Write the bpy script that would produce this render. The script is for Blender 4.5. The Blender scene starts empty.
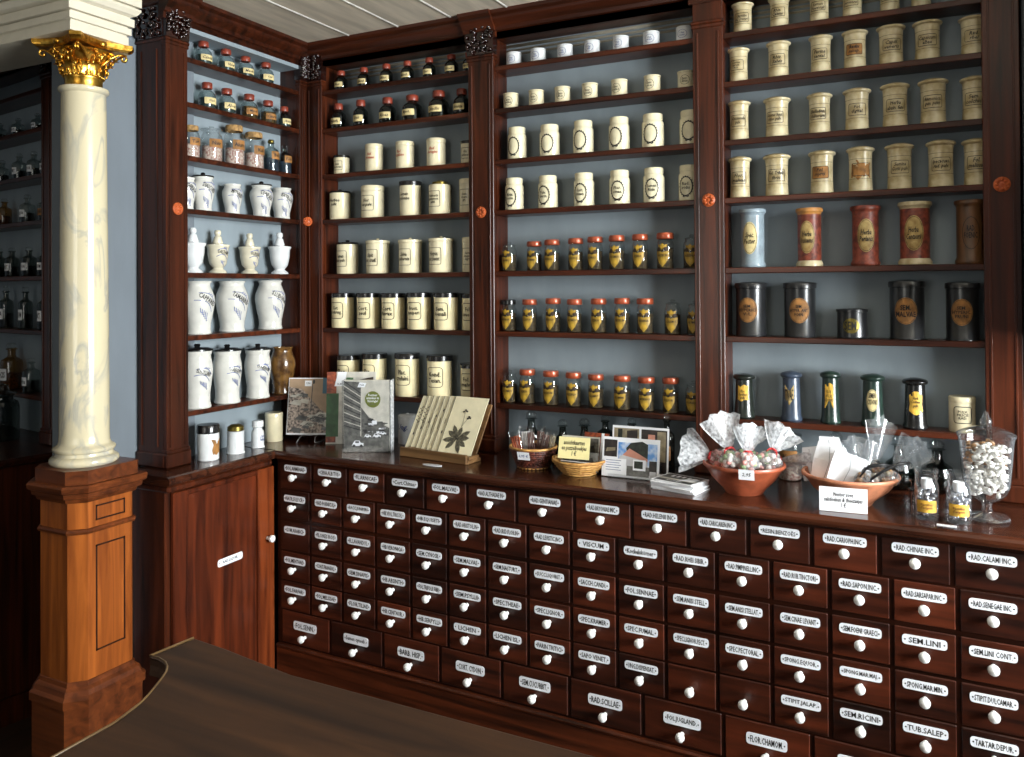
import bpy, math, random
from mathutils import Vector, Matrix
PI = math.pi
RN = random.Random(11)
SC = bpy.context.scene
COL = SC.collection

# ------------------------------------------------------------------ materials
MATS = {}
def _new(name):
    m = bpy.data.materials.new(name); m.use_nodes = True
    nt = m.node_tree; b = nt.nodes['Principled BSDF']
    MATS[name] = m
    return m, nt, b
def lin(c):
    return tuple(((x/255)/12.92 if x/255 <= .04045 else ((x/255+.055)/1.055)**2.4) for x in c) + (1,)
def mat(name, rgb, rough=.5, metal=0., coat=0., var=0., scale=30., bump=0., rgb2=None, stretch=(1,1,1)):
    m, nt, b = _new(name)
    b.inputs['Base Color'].default_value = lin(rgb)
    b.inputs['Roughness'].default_value = rough
    b.inputs['Metallic'].default_value = metal
    b.inputs['Coat Weight'].default_value = coat
    b.inputs['Coat Roughness'].default_value = .12
    tc = nt.nodes.new('ShaderNodeTexCoord'); mp = nt.nodes.new('ShaderNodeMapping')
    mp.inputs['Scale'].default_value = stretch
    nz = nt.nodes.new('ShaderNodeTexNoise'); nz.inputs['Scale'].default_value = scale; nz.inputs['Detail'].default_value = 4
    nt.links.new(tc.outputs['Object'], mp.inputs['Vector']); nt.links.new(mp.outputs['Vector'], nz.inputs['Vector'])
    r2 = rgb2 or tuple(max(0, min(255, x*(1-var))) for x in rgb)
    rp = nt.nodes.new('ShaderNodeValToRGB')
    rp.color_ramp.elements[0].position = .38; rp.color_ramp.elements[0].color = lin(r2)
    rp.color_ramp.elements[1].position = .62; rp.color_ramp.elements[1].color = lin(rgb)
    nt.links.new(nz.outputs['Fac'], rp.inputs['Fac']); nt.links.new(rp.outputs['Color'], b.inputs['Base Color'])
    if bump:
        bp = nt.nodes.new('ShaderNodeBump'); bp.inputs['Strength'].default_value = bump; bp.inputs['Distance'].default_value = .002
        nt.links.new(nz.outputs['Fac'], bp.inputs['Height']); nt.links.new(bp.outputs['Normal'], b.inputs['Normal'])
    return m
def wood(name, dark, light, axis, rough=.32, coat=.3, fine=42., rv=.35):
    m, nt, b = _new(name)
    tc = nt.nodes.new('ShaderNodeTexCoord'); mp = nt.nodes.new('ShaderNodeMapping'); oi = nt.nodes.new('ShaderNodeObjectInfo')
    mp.inputs['Scale'].default_value = [2.2 if i == axis else fine for i in range(3)]
    mu = nt.nodes.new('ShaderNodeMath'); mu.operation = 'MULTIPLY'; mu.inputs[1].default_value = 37
    nt.links.new(oi.outputs['Random'], mu.inputs[0])
    ad = nt.nodes.new('ShaderNodeVectorMath'); ad.operation = 'ADD'
    nt.links.new(tc.outputs['Object'], mp.inputs['Vector']); nt.links.new(mp.outputs['Vector'], ad.inputs[0]); nt.links.new(mu.outputs[0], ad.inputs[1])
    nz = nt.nodes.new('ShaderNodeTexNoise'); nz.inputs['Scale'].default_value = 1.; nz.inputs['Detail'].default_value = 7; nz.inputs['Distortion'].default_value = .7
    nt.links.new(ad.outputs[0], nz.inputs['Vector'])
    rp = nt.nodes.new('ShaderNodeValToRGB')
    rp.color_ramp.elements[0].position = .3; rp.color_ramp.elements[0].color = lin(dark)
    rp.color_ramp.elements[1].position = .7; rp.color_ramp.elements[1].color = lin(light)
    nt.links.new(nz.outputs['Fac'], rp.inputs['Fac'])
    mr = nt.nodes.new('ShaderNodeMapRange'); mr.inputs['To Min'].default_value = 1-rv; mr.inputs['To Max'].default_value = 1+rv
    nt.links.new(oi.outputs['Random'], mr.inputs['Value'])
    hs = nt.nodes.new('ShaderNodeHueSaturation')
    nt.links.new(mr.outputs['Result'], hs.inputs['Value']); nt.links.new(rp.outputs['Color'], hs.inputs['Color'])
    nt.links.new(hs.outputs['Color'], b.inputs['Base Color'])
    b.inputs['Roughness'].default_value = rough; b.inputs['Coat Weight'].default_value = coat*.5; b.inputs['Coat Roughness'].default_value = .18; b.inputs['Specular IOR Level'].default_value = .3
    bp = nt.nodes.new('ShaderNodeBump'); bp.inputs['Strength'].default_value = .12; bp.inputs['Distance'].default_value = .001
    nt.links.new(nz.outputs['Fac'], bp.inputs['Height']); nt.links.new(bp.outputs['Normal'], b.inputs['Normal'])
    return m
def glass(name, tint, rough=.02, refl=.55, haze=0., hazecol=(235,238,240)):
    m, nt, b = _new(name)
    nt.nodes.remove(b)
    out = nt.nodes['Material Output']
    tr = nt.nodes.new('ShaderNodeBsdfTransparent'); tr.inputs['Color'].default_value = tint + (1,)
    gl = nt.nodes.new('ShaderNodeBsdfGlossy'); gl.inputs['Roughness'].default_value = rough
    lw = nt.nodes.new('ShaderNodeLayerWeight'); lw.inputs['Blend'].default_value = .5
    pw = nt.nodes.new('ShaderNodeMath'); pw.operation = 'POWER'; pw.inputs[1].default_value = 2.6
    ma = nt.nodes.new('ShaderNodeMath'); ma.operation = 'MULTIPLY_ADD'; ma.inputs[1].default_value = refl; ma.inputs[2].default_value = .06
    nt.links.new(lw.outputs['Facing'], pw.inputs[0]); nt.links.new(pw.outputs[0], ma.inputs[0])
    mx = nt.nodes.new('ShaderNodeMixShader')
    nt.links.new(ma.outputs[0], mx.inputs[0]); nt.links.new(tr.outputs[0], mx.inputs[1]); nt.links.new(gl.outputs[0], mx.inputs[2])
    last = mx
    if haze:
        df = nt.nodes.new('ShaderNodeBsdfTranslucent'); df.inputs['Color'].default_value = lin(hazecol)
        d2 = nt.nodes.new('ShaderNodeBsdfDiffuse'); d2.inputs['Color'].default_value = lin(hazecol)
        m3 = nt.nodes.new('ShaderNodeMixShader'); m3.inputs[0].default_value = .65
        nt.links.new(df.outputs[0], m3.inputs[1]); nt.links.new(d2.outputs[0], m3.inputs[2])
        nz = nt.nodes.new('ShaderNodeTexNoise'); nz.inputs['Scale'].default_value = 90; nz.inputs['Detail'].default_value = 3
        tc = nt.nodes.new('ShaderNodeTexCoord'); nt.links.new(tc.outputs['Object'], nz.inputs['Vector'])
        mr = nt.nodes.new('ShaderNodeMapRange'); mr.inputs['From Min'].default_value = .35; mr.inputs['From Max'].default_value = .65
        mr.inputs['To Min'].default_value = haze*.5; mr.inputs['To Max'].default_value = min(1, haze*1.5)
        nt.links.new(nz.outputs['Fac'], mr.inputs['Value'])
        m4 = nt.nodes.new('ShaderNodeMixShader')
        nt.links.new(mr.outputs[0], m4.inputs[0]); nt.links.new(mx.outputs[0], m4.inputs[1]); nt.links.new(m3.outputs[0], m4.inputs[2])
        last = m4
    nt.links.new(last.outputs[0], out.inputs['Surface'])
    return m

DK, LT = (29,11,5), (80,35,16)
wx = wood('mahogany_x', DK, LT, 0); wy = wood('mahogany_y', DK, LT, 1); wz = wood('mahogany_z', DK, LT, 2)
wdraw = wood('drawer_mahogany', (27,9,4), (76,31,14), 0, .42, .15, 30, .5)
wrail = wood('drawer_rail_mahogany', (23,9,4), (56,23,11), 0)
wdoor = wood('door_mahogany', (46,17,8), (98,42,20), 2, .3, .3, 30, .1)
wstile = wood('stile_mahogany', (70,27,11), (124,58,26), 2, .3, .3, 30, .1)
wtop = wood('counter_top_mahogany', (30,14,9), (78,40,24), 0, .2, .5, 30, .05)
wtab = wood('dark_walnut', (36,21,11), (66,41,22), 0, .6, .0, 24, .05)
wtabe = wood('edge_highlight_walnut', (70,52,32), (120,94,60), 1, .35, .2, 30, .05)  # counter edge moulding, its highlight put into the paler wood colour
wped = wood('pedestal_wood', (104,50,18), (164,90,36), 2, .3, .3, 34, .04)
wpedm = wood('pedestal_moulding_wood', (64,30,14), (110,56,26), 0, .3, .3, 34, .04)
winl = wood('inlay_wood', (36,16,9), (58,28,15), 2)
wrack = wood('pale_brown_wood', (92,66,40), (140,104,66), 0, .5, .1, 30, .05)
wfloor = wood('floor_boards', (36,24,17), (66,46,32), 1, .45, .1, 16, .05)
wrose = wood('rosette_wood', (150,66,30), (198,98,50), 2, .4, .2, 60, .1)
wcarve = mat('carved_mahogany', (40,16,11), .16, coat=.9, var=.4)
m_wall = mat('slate_blue_paint', (106,114,121), .7, var=.06, scale=9, stretch=(1,1,.3))
m_back = mat('shelf_back_paint', (136,147,153), .65, var=.07, scale=8, stretch=(1,1,.3))
m_plas = mat('pale_plaster', (128,132,138), .8, var=.05, scale=6)
m_ceil = mat('ceiling_boards', (220,208,188), .7, var=.12, scale=5, stretch=(5,.6,1))
m_gap = mat('ceiling_bead', (244,240,230), .6, var=.1)
m_beam = mat('cream_gloss_paint', (206,198,178), .45, var=.03, scale=14)
m_strip = mat('aged_cream_paint', (164,156,138), .6, var=.08)
m_gold = mat('gilding', (244,198,92), .3, metal=1., var=.25, scale=60, rgb2=(196,138,48))
m_cream = mat('cream_ceramic', (232,220,184), .22, coat=.4, var=.05, scale=25)
m_cream2 = mat('aged_cream_ceramic', (214,202,166), .3, coat=.3, rgb2=(172,152,108), scale=22)
m_ivory = mat('ivory_ceramic', (236,226,190), .22, coat=.4, var=.05)
m_tinc = mat('cream_enamel', (240,226,182), .2, coat=.5, var=.04)
m_white = mat('white_porcelain', (218,220,220), .18, coat=.5, var=.03)
m_urnc = mat('pale_cream_faience', (214,206,182), .18, coat=.5, var=.05)
m_bluew = mat('bluish_white_faience', (210,208,200), .18, coat=.5, var=.04)
m_knob = mat('porcelain_knob', (242,242,238), .15, coat=.6)
m_plate = mat('white_enamel_plate', (240,243,248), .25, coat=.4)
m_ink = mat('black_ink', (20,18,18), .6)
m_blue = mat('cobalt_blue', (84,100,160), .3, var=.3, scale=80)
m_pblue = mat('pale_cobalt_wash', (168,180,208), .3, var=.15, scale=80)
m_redink = mat('red_ink', (176,72,44), .6)
m_black = mat('black_japanned_tin', (24,23,23), .25, coat=.4, var=.3)
m_can = mat('worn_black_tin', (34,35,37), .32, coat=.35, var=.35, scale=18)
m_brass = mat('dull_brass', (128,112,52), .35, metal=.8, var=.2)
m_red = mat('red_sealing_cap', (150,62,42), .4, coat=.2, var=.25)
m_copper = mat('copper_lid', (170,78,46), .32, metal=.25, coat=.4, var=.2)
m_cork = mat('cork', (178,138,84), .8, var=.3, scale=90, bump=.3)
m_paper = mat('aged_label_paper', (228,208,150), .7, var=.12, scale=30)
m_brown = mat('brown_label_paper', (168,116,58), .7, var=.25, scale=40)
m_yell = mat('yellow_label_paper', (226,178,66), .6, var=.2, scale=40)
m_lobe = mat('dark_brown_print', (66,46,26), .6, var=.3)
m_goldl = mat('gold_printed_label', (184,146,44), .45, var=.2, scale=60)
m_wpap = mat('white_paper', (240,241,244), .75, var=.02)
m_note = mat('yellow_note_paper', (234,222,160), .75, var=.03)
m_dark = mat('dark_herb_contents', (78,62,36), .9, var=.5, scale=120)
m_amber = mat('amber_contents', (120,84,40), .8, var=.5, scale=120)
m_pale = mat('pale_powder_contents', (206,190,176), .9, rgb2=(150,104,96), scale=140)
m_liq = mat('dark_liquid', (22,22,18), .2)
m_greyliq = mat('grey_liquid', (70,80,80), .2)
m_blueg = mat('pale_blue_glaze', (150,166,176), .3, coat=.4, var=.12)
m_rust = mat('rust_red_marbled', (142,68,48), .45, coat=.1, rgb2=(92,40,30), scale=60)
m_orange = mat('orange_glaze', (206,144,76), .4, coat=.2, var=.2)
m_brownt = mat('brown_wooden_jar', (112,74,42), .45, coat=.1, var=.3, stretch=(1,1,.2))
m_ovl = mat('oval_label_tan', (190,164,104), .6, rgb2=(150,120,66), scale=50)
m_slate = mat('slate_blue_tin', (62,74,92), .35, coat=.3, var=.25)
m_green = mat('dark_green_tin', (34,54,46), .3, coat=.4, var=.3)
m_gblk = mat('green_black_tin', (30,36,30), .3, coat=.4, var=.3)
m_glazeb = mat('brown_salt_glaze', (120,86,44), .2, coat=.6, rgb2=(70,46,24), scale=30)
m_terr = mat('terracotta', (168,84,54), .45, coat=.2, var=.15, scale=40)
m_terr2 = mat('pale_terracotta', (206,134,98), .5, coat=.1, var=.12, scale=40)
m_wick = mat('dark_wicker', (104,46,28), .5, rgb2=(52,22,16), scale=150)
m_wickl = mat('pale_wicker', (208,160,90), .5, rgb2=(160,110,54), scale=60, stretch=(1,1,4))
m_silver = mat('silver_dragee', (206,208,214), .18, metal=.9)
m_shell = mat('white_shell_pieces', (240,236,228), .5, var=.15, scale=90)
m_shellb = mat('brown_shell_pieces', (168,126,84), .5, var=.3, scale=90)
m_tie = mat('red_ribbon', (190,38,36), .4)
m_btie = mat('black_ribbon', (18,18,20), .35)
m_cpink = mat('pink_candy', (226,160,150), .35, coat=.3); m_cwht = mat('white_candy', (240,232,222), .35, coat=.3); m_cgrn = mat('green_candy', (160,186,130), .35, coat=.3)
m_g1 = mat('print_pale_grey', (208,203,190), .4, coat=.3, var=.12, scale=25)
m_g2 = mat('print_mid_grey', (112,110,104), .4, coat=.3, var=.3, scale=60)
m_g3 = mat('print_dark_grey', (58,56,54), .4, coat=.3, var=.4, scale=60)
m_gcrowd = mat('print_crowd_grey', (190,172,158), .45, rgb2=(58,48,46), scale=110)
m_gsky = mat('print_tan_sky', (178,150,122), .45, var=.08)
m_olive = mat('olive_sticker', (104,112,34), .5)
m_teal = mat('teal_print', (62,112,136), .45, var=.1)
m_psky = mat('print_blue_sky', (96,150,214), .4, rgb2=(206,218,232), scale=40)
m_proof = mat('print_roof_pink', (206,142,120), .4, var=.1)
m_ptree = mat('print_tree_dark', (44,52,40), .4, var=.5, scale=90)
m_pwall = mat('print_house_white', (206,204,206), .4, var=.1)
m_pdark = mat('print_interior_dark', (52,40,34), .4, rgb2=(26,20,18), scale=60)
m_ptan = mat('print_interior_tan', (150,136,108), .4, var=.2, scale=50)
m_pgreen = mat('print_green_bottle', (64,112,66), .4, var=.2)
m_leafp = mat('print_leaf_grey', (112,106,86), .6, var=.4, scale=120)
m_card = mat('ivory_card', (240,230,194), .55, var=.05, scale=20)
m_orngp = mat('orange_wrapper', (168,82,48), .4, rgb2=(110,46,30), scale=80)
m_choc = mat('brown_sweet_sticks', (124,92,84), .4, rgb2=(80,52,44), scale=60)
m_dkprint = mat('near_black_print', (16,8,6), .6)  # dark lettering and rings on jar and tin labels
g_clear = glass('clear_glass', (.93,.95,.95), refl=.9)
g_bottle = glass('smoky_bottle_glass', (.66,.72,.71), refl=.7)
g_dark = glass('dark_bottle_glass', (.36,.40,.38), refl=.6)
g_amber = glass('amber_bottle_glass', (.62,.42,.2), refl=.5)
g_acr = glass('clear_acrylic', (.98,.985,.99), refl=.4)
g_wrap = glass('clear_wrapper', (.97,.97,.97), refl=.35)
g_urn = glass('thick_clear_glass', (.95,.96,.97), refl=1.4, haze=.025)
g_cel = glass('cellophane', (.95,.95,.96), rough=.12, refl=.5, haze=.5, hazecol=(246,248,250))
g_cel2 = glass('clear_cellophane', (.9,.91,.93), rough=.1, refl=.6, haze=.16)
g_pane = glass('window_glass', (.97,.98,.98), refl=.3)

def marble():
    m, nt, b = _new('veined_marble')
    tc = nt.nodes.new('ShaderNodeTexCoord'); mp = nt.nodes.new('ShaderNodeMapping')
    mp.inputs['Rotation'].default_value = (.5, .75, .3); mp.inputs['Scale'].default_value = (3.2, 3.2, 1.6)
    nt.links.new(tc.outputs['Object'], mp.inputs['Vector'])
    n1 = nt.nodes.new('ShaderNodeTexNoise'); n1.inputs['Scale'].default_value = 2.3; n1.inputs['Detail'].default_value = 7; n1.inputs['Distortion'].default_value = 1.1
    nt.links.new(mp.outputs['Vector'], n1.inputs['Vector'])
    s = nt.nodes.new('ShaderNodeMath'); s.operation = 'SUBTRACT'; s.inputs[1].default_value = .5
    a = nt.nodes.new('ShaderNodeMath'); a.operation = 'ABSOLUTE'
    nt.links.new(n1.outputs['Fac'], s.inputs[0]); nt.links.new(s.outputs[0], a.inputs[0])
    rp = nt.nodes.new('ShaderNodeValToRGB')
    rp.color_ramp.elements[0].position = 0.; rp.color_ramp.elements[0].color = lin((140,142,142))
    rp.color_ramp.elements[1].position = .05; rp.color_ramp.elements[1].color = lin((202,190,158))
    nt.links.new(a.outputs[0], rp.inputs['Fac'])
    n2 = nt.nodes.new('ShaderNodeTexNoise'); n2.inputs['Scale'].default_value = 4; nt.links.new(tc.outputs['Object'], n2.inputs['Vector'])
    mx = nt.nodes.new('ShaderNodeMix'); mx.data_type = 'RGBA'; mx.inputs['Factor'].default_value = .5
    nt.links.new(n2.outputs['Fac'], mx.inputs['Factor'])
    nt.links.new(rp.outputs['Color'], mx.inputs['A']); mx.inputs['B'].default_value = lin((204,193,162))
    nt.links.new(mx.outputs['Result'], b.inputs['Base Color'])
    b.inputs['Roughness'].default_value = .16; b.inputs['Coat Weight'].default_value = .5
    return m
m_marble = marble()

# ------------------------------------------------------------------ mesh builder
class MB:
    def __init__(s): s.v = []; s.f = []; s.m = []; s.s = []
    def add(s, vs, fs, m=0, smooth=False, M=None):
        o = len(s.v)
        s.v += [tuple(M @ Vector(v)) for v in vs] if M else [tuple(v) for v in vs]
        for f in fs: s.f.append([o+i for i in f]); s.m.append(m); s.s.append(smooth)
        return s
    def box(s, x0, x1, y0, y1, z0, z1, m=0, M=None, c=0.):
        if c <= 0:
            v = [(x, y, z) for z in (z0, z1) for y in (y0, y1) for x in (x0, x1)]
            return s.add(v, [(0,2,3,1), (4,5,7,6), (0,1,5,4), (2,6,7,3), (0,4,6,2), (1,3,7,5)], m, False, M)
        # chamfered box
        c = min(c, (x1-x0)*.49, (y1-y0)*.49, (z1-z0)*.49)
        lo, hi = (x0, y0, z0), (x1, y1, z1); v = []; idx = {}
        for a in range(3):
            for i in range(8):
                p = [hi[k] if i >> k & 1 else lo[k] for k in range(3)]
                for k in range(3):
                    if k != a: p[k] += -c if i >> k & 1 else c
                idx[(a, i)] = len(v); v.append(tuple(p))
        fs = []
        for a in range(3):
            b, d = [(1,2), (0,2), (0,1)][a]
            for sgn in (0, 1):
                q = [(0,0), (1,0), (1,1), (0,1)]
                fs.append([idx[(a, (sgn << a) | (i << b) | (j << d))] for i, j in q])
        for a in range(3):           # edges along axis a
            b, d = [(1,2), (0,2), (0,1)][a]
            for i in (0, 1):
                for j in (0, 1):
                    e = [(0 << a) | (i << b) | (j << d), (1 << a) | (i << b) | (j << d)]
                    fs.append([idx[(b, e[0])], idx[(b, e[1])], idx[(d, e[1])], idx[(d, e[0])]])
        for i in range(8): fs.append([idx[(a, i)] for a in range(3)])
        return s.add(v, fs, m, False, M)
    def lathe(s, prof, seg=20, m=0, M=None, sharp=38, squash=1.):
        rings = []; n = len(prof)
        for i, (r, z) in enumerate(prof):
            rep = 1
            if 0 < i < n-1:
                a = math.atan2(prof[i][1]-prof[i-1][1], prof[i][0]-prof[i-1][0]); b = math.atan2(prof[i+1][1]-prof[i][1], prof[i+1][0]-prof[i][0])
                d = abs((b-a+PI) % (2*PI)-PI)
                if math.degrees(d) > sharp: rep = 2
            for _ in range(rep): rings.append((r, z))
        v = []; fs = []
        for r, z in rings:
            for k in range(seg):
                a = 2*PI*k/seg; v.append((r*math.cos(a), r*math.sin(a)*squash, z))
        for i in range(len(rings)-1):
            if rings[i] == rings[i+1]: continue
            for k in range(seg):
                k2 = (k+1) % seg
                fs.append((i*seg+k, i*seg+k2, (i+1)*seg+k2, (i+1)*seg+k))
        return s.add(v, fs, m, True, M)
    def tube(s, pts, r, seg=6, m=0, M=None, closed=False):
        pts = [Vector(p) for p in pts]; n = len(pts); v = []; fs = []
        rr = r if isinstance(r, (list, tuple)) else [r]*n
        prev = None
        for i, p in enumerate(pts):
            t = (pts[(i+1) % n] - pts[i-1]) if closed else (pts[min(i+1, n-1)]-pts[max(i-1, 0)])
            t.normalize()
            u = prev - t*prev.dot(t) if prev is not None else t.orthogonal()
            if u.length < 1e-6: u = t.orthogonal()
            u.normalize(); prev = u; w = t.cross(u)
            for k in range(seg):
                a = 2*PI*k/seg; v.append(p + (u*math.cos(a)+w*math.sin(a))*rr[i])
        for i in range(n if closed else n-1):
            j = (i+1) % n
            for k in range(seg):
                k2 = (k+1) % seg; fs.append((i*seg+k, i*seg+k2, j*seg+k2, j*seg+k))
        if not closed: fs += [tuple(range(seg))[::-1], tuple((n-1)*seg+k for k in range(seg))]
        return s.add(v, fs, m, True, M)
    def ball(s, c, r, m=0, seg=8, rings=5, sc=(1,1,1), M=None):
        v = []; fs = []
        for i in range(rings+1):
            t = PI*i/rings
            for k in range(seg):
                a = 2*PI*k/seg
                v.append((c[0]+r*sc[0]*math.sin(t)*math.cos(a), c[1]+r*sc[1]*math.sin(t)*math.sin(a), c[2]+r*sc[2]*math.cos(t)))
        for i in range(rings):
            for k in range(seg):
                k2 = (k+1) % seg; fs.append((i*seg+k, (i+1)*seg+k, (i+1)*seg+k2, i*seg+k2))
        return s.add(v, fs, m, True, M)
    def stack(s, polyf, zo, m=0, M=None, ms=None):   # loft of polyf(offset) over [(z, offset), ...]
        v = []; fs = []; n = len(polyf(0))
        for z, o in zo: v += [(x, y, z) for x, y in polyf(o)]
        mm = []
        for i in range(len(zo)-1):
            for k in range(n):
                k2 = (k+1) % n; fs.append((i*n+k, i*n+k2, (i+1)*n+k2, (i+1)*n+k)); mm.append(ms[i] if ms else m)
        fs += [tuple(range(n))[::-1], tuple((len(zo)-1)*n+k for k in range(n))]; mm += [m, m]
        o0 = len(s.m); s.add(v, fs, m, False, M); s.m[o0:] = mm
        return s
    def extrude(s, prof, a, b, axis, m=0, M=None):    # prof in the other two axes, order kept (x,y,z minus axis)
        v = []; n = len(prof); fs = []
        for t in (a, b):
            for p in prof:
                q = list(p); q.insert(axis, t); v.append(tuple(q))
        for k in range(n):
            k2 = (k+1) % n; fs.append((k, k2, n+k2, n+k))
        fs += [tuple(range(n))[::-1], tuple(range(n, 2*n))]
        return s.add(v, fs, m, False, M)
    # --- decoration on a mapper(x, z, eps) -> point
    def fill(s, mp, pts, m, eps=.0006, nr=3):
        n = len(pts); cx = sum(p[0] for p in pts)/n; cz = sum(p[1] for p in pts)/n
        v = [mp(cx, cz, eps)]; fs = []
        for r in range(1, nr+1):
            for x, z in pts: v.append(mp(cx+(x-cx)*r/nr, cz+(z-cz)*r/nr, eps))
        for k in range(n): fs.append((0, 1+k, 1+(k+1) % n))
        for r in range(1, nr):
            for k in range(n):
                a = 1+(r-1)*n; b = 1+r*n; k2 = (k+1) % n; fs.append((a+k, b+k, b+k2, a+k2))
        return s.add(v, fs, m)
    def ribbon(s, mp, pts, w, m, eps=.0009, closed=False):
        n = len(pts); v = []; fs = []
        for i, (x, z) in enumerate(pts):
            a = pts[(i+1) % n] if closed else pts[min(i+1, n-1)]; b = pts[i-1] if closed else pts[max(i-1, 0)]
            dx, dz = a[0]-b[0], a[1]-b[1]; L = math.hypot(dx, dz) or 1
            nx, nz = -dz/L*w/2, dx/L*w/2
            v += [mp(x+nx, z+nz, eps), mp(x-nx, z-nz, eps)]
        for i in range(n if closed else n-1):
            j = (i+1) % n; fs.append((2*i, 2*i+1, 2*j+1, 2*j))
        return s.add(v, fs, m)
    def text(s, mp, string, cx, cz, w, h, m, eps=.0012, shear=0., rot=0., squeeze=True):
        vs, fs, W, H = text_geo(string, shear)
        sy = h/H; sx = sy
        if W*sx > w: sx = w/W
        if not squeeze: sy = sx = min(sx, sy)
        c, q = math.cos(rot), math.sin(rot)
        v = []
        for x, y in vs:
            X, Y = x*sx, y*sy
            v.append(mp(cx+X*c-Y*q, cz+X*q+Y*c, eps))
        return s.add(v, fs, m)
    def build(s, name, mats, parent=None, M=None, loc=None):
        me = bpy.data.meshes.new(name)
        me.from_pydata([tuple(M @ Vector(v)) for v in s.v] if M else s.v, [], s.f)
        for mt in (mats if isinstance(mats, (list, tuple)) else [mats]): me.materials.append(mt)
        me.polygons.foreach_set('material_index', s.m); me.polygons.foreach_set('use_smooth', s.s)
        me.update()
        o = bpy.data.objects.new(name, me); COL.objects.link(o)
        if parent: o.parent = parent
        if loc: o.location = loc
        return o

_tc = {}
def text_geo(string, shear=0.):
    k = (string, shear)
    if k in _tc: return _tc[k]
    cu = bpy.data.curves.new('t', 'FONT'); cu.body = string; cu.align_x = 'CENTER'; cu.align_y = 'CENTER'
    cu.resolution_u = 1; cu.shear = shear; cu.space_line = .9; cu.fill_mode = 'FRONT'; cu.offset = .018
    o = bpy.data.objects.new('t', cu); me = o.to_mesh()
    vs = [(v.co.x, v.co.y) for v in me.vertices]; fs = [tuple(p.vertices) for p in me.polygons]
    o.to_mesh_clear(); bpy.data.objects.remove(o); bpy.data.curves.remove(cu)
    xs = [v[0] for v in vs] or [0]; ys = [v[1] for v in vs] or [0]
    mx, my = (max(xs)+min(xs))/2, (max(ys)+min(ys))/2
    vs = [(x-mx, y-my) for x, y in vs]
    _tc[k] = (vs, fs, max(xs)-min(xs) or 1, max(ys)-min(ys) or 1)
    return _tc[k]

def flat(y=0.):
    return lambda x, z, e: (x, y-e, z)
def cyl(prof):                                   # wraps on a turned profile, facing -y
    pr = [p for i, p in enumerate(prof) if p[0] > 0]
    def rz(z):
        for a, b in zip(pr, pr[1:]):
            if b[1] > a[1] and a[1] <= z <= b[1]: return a[0]+(b[0]-a[0])*(z-a[1])/(b[1]-a[1])
        return max(p[0] for p in pr)
    R0 = max(p[0] for p in pr)
    def mp(x, z, e):
        r = rz(z)+e; a = x/R0
        return (r*math.sin(a), -r*math.cos(a), z)
    return mp
def rrect(cx, cz, w, h, r, n=3, cut=False):
    out = []; r = min(r, w/2, h/2)
    for qx, qz, a0 in ((1,1,0), (-1,1,90), (-1,-1,180), (1,-1,270)):
        for i in range(n+1):
            a = math.radians(a0+90*i/n)
            if cut: out.append((cx+qx*(w/2-r)+r*(math.cos(a) if i in (0, n) else math.cos(a)*.9), cz+qz*(h/2-r)+r*(math.sin(a) if i in (0, n) else math.sin(a)*.9)))
            else: out.append((cx+qx*(w/2-r)+r*math.cos(a), cz+qz*(h/2-r)+r*math.sin(a)))
    # densify long edges so that wrapped shapes follow the curve
    res = []
    for p, q in zip(out, out[1:]+out[:1]):
        L = math.hypot(q[0]-p[0], q[1]-p[1]); k = max(1, int(L/(w/7)))
        res += [(p[0]+(q[0]-p[0])*i/k, p[1]+(q[1]-p[1])*i/k) for i in range(k)]
    return res
def oval(cx, cz, w, h, n=20):
    return [(cx+w/2*math.cos(2*PI*i/n), cz+h/2*math.sin(2*PI*i/n)) for i in range(n)]

# ------------------------------------------------------------------ scene-object helpers
def tag(o, label, cat, group=None, kind=None):
    o['label'] = label; o['category'] = cat
    if group: o['group'] = group
    if kind: o['kind'] = kind
    return o
def thing(name, label, cat, loc=(0,0,0), rz=0., group=None):
    o = bpy.data.objects.new(name, None); COL.objects.link(o); o.empty_display_size = .02
    o.location = loc; o.rotation_euler = (0, 0, rz)
    return tag(o, label, cat, group)
def struct(name, mb, mats):
    o = mb.build(name, mats); o['kind'] = 'structure'; return o
def sc(fr, R, H): return [(r*R, z*H) for r, z in fr]

# ------------------------------------------------------------------ the room
CZ = 2.54          # ceiling height
TOP = .95          # counter height
SZ = [2.3514, 2.1960, 2.0107, 1.8272, 1.6059, 1.3888, 1.1290]    # upper faces of the seven shelves
ALA = math.radians(-9.5)                                        # the alcove stands slightly skewed
AL0 = Vector((-.82, -.585, 0))
def alc(x, y): 
    c, s = math.cos(ALA), math.sin(ALA)
    return (AL0.x+x*c-y*s, AL0.y+x*s+y*c)
b = MB(); b.box(-4, 4.7, -4.8, .4, -.08, 0); struct('floor', b, wfloor)
b = MB(); b.box(-4, 4.7, -4.8, .4, CZ+.004, CZ+.1)
for i in range(26):
    x = -1.6+i*.232
    b.box(x+.006, x+.226, -4.6, .12, CZ, CZ+.006)
c = struct('ceiling', b, [m_ceil, m_gap])
b = MB()
for i in range(26):
    x = -1.6+i*.232; b.tube([(x, -4.6, CZ+.002), (x, .1, CZ+.002)], .0058, 6)
struct('trim_1', b, m_gap)
b = MB(); b.box(-.12, 4.4, .118, .3, 0, CZ); struct('wall_back', b, m_wall)
b = MB(); b.box(-.3, -.141, -.90, .118, 0, CZ); b.box(-.141, -.121, -.69, .118, 0, CZ); struct('wall_left', b, m_wall)
p0, p1, p2, p3 = alc(-2.6, .118), alc(.71, .118), alc(.71, .2), alc(-2.6, .2)
b = MB(); b.add([(q[0], q[1], z) for z in (0, CZ) for q in (p0, p1, p2, p3)], [(0,1,5,4), (1,2,6,5), (2,3,7,6), (3,0,4,7), (4,5,6,7)])
struct('wall_alcove', b, m_wall)
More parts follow.
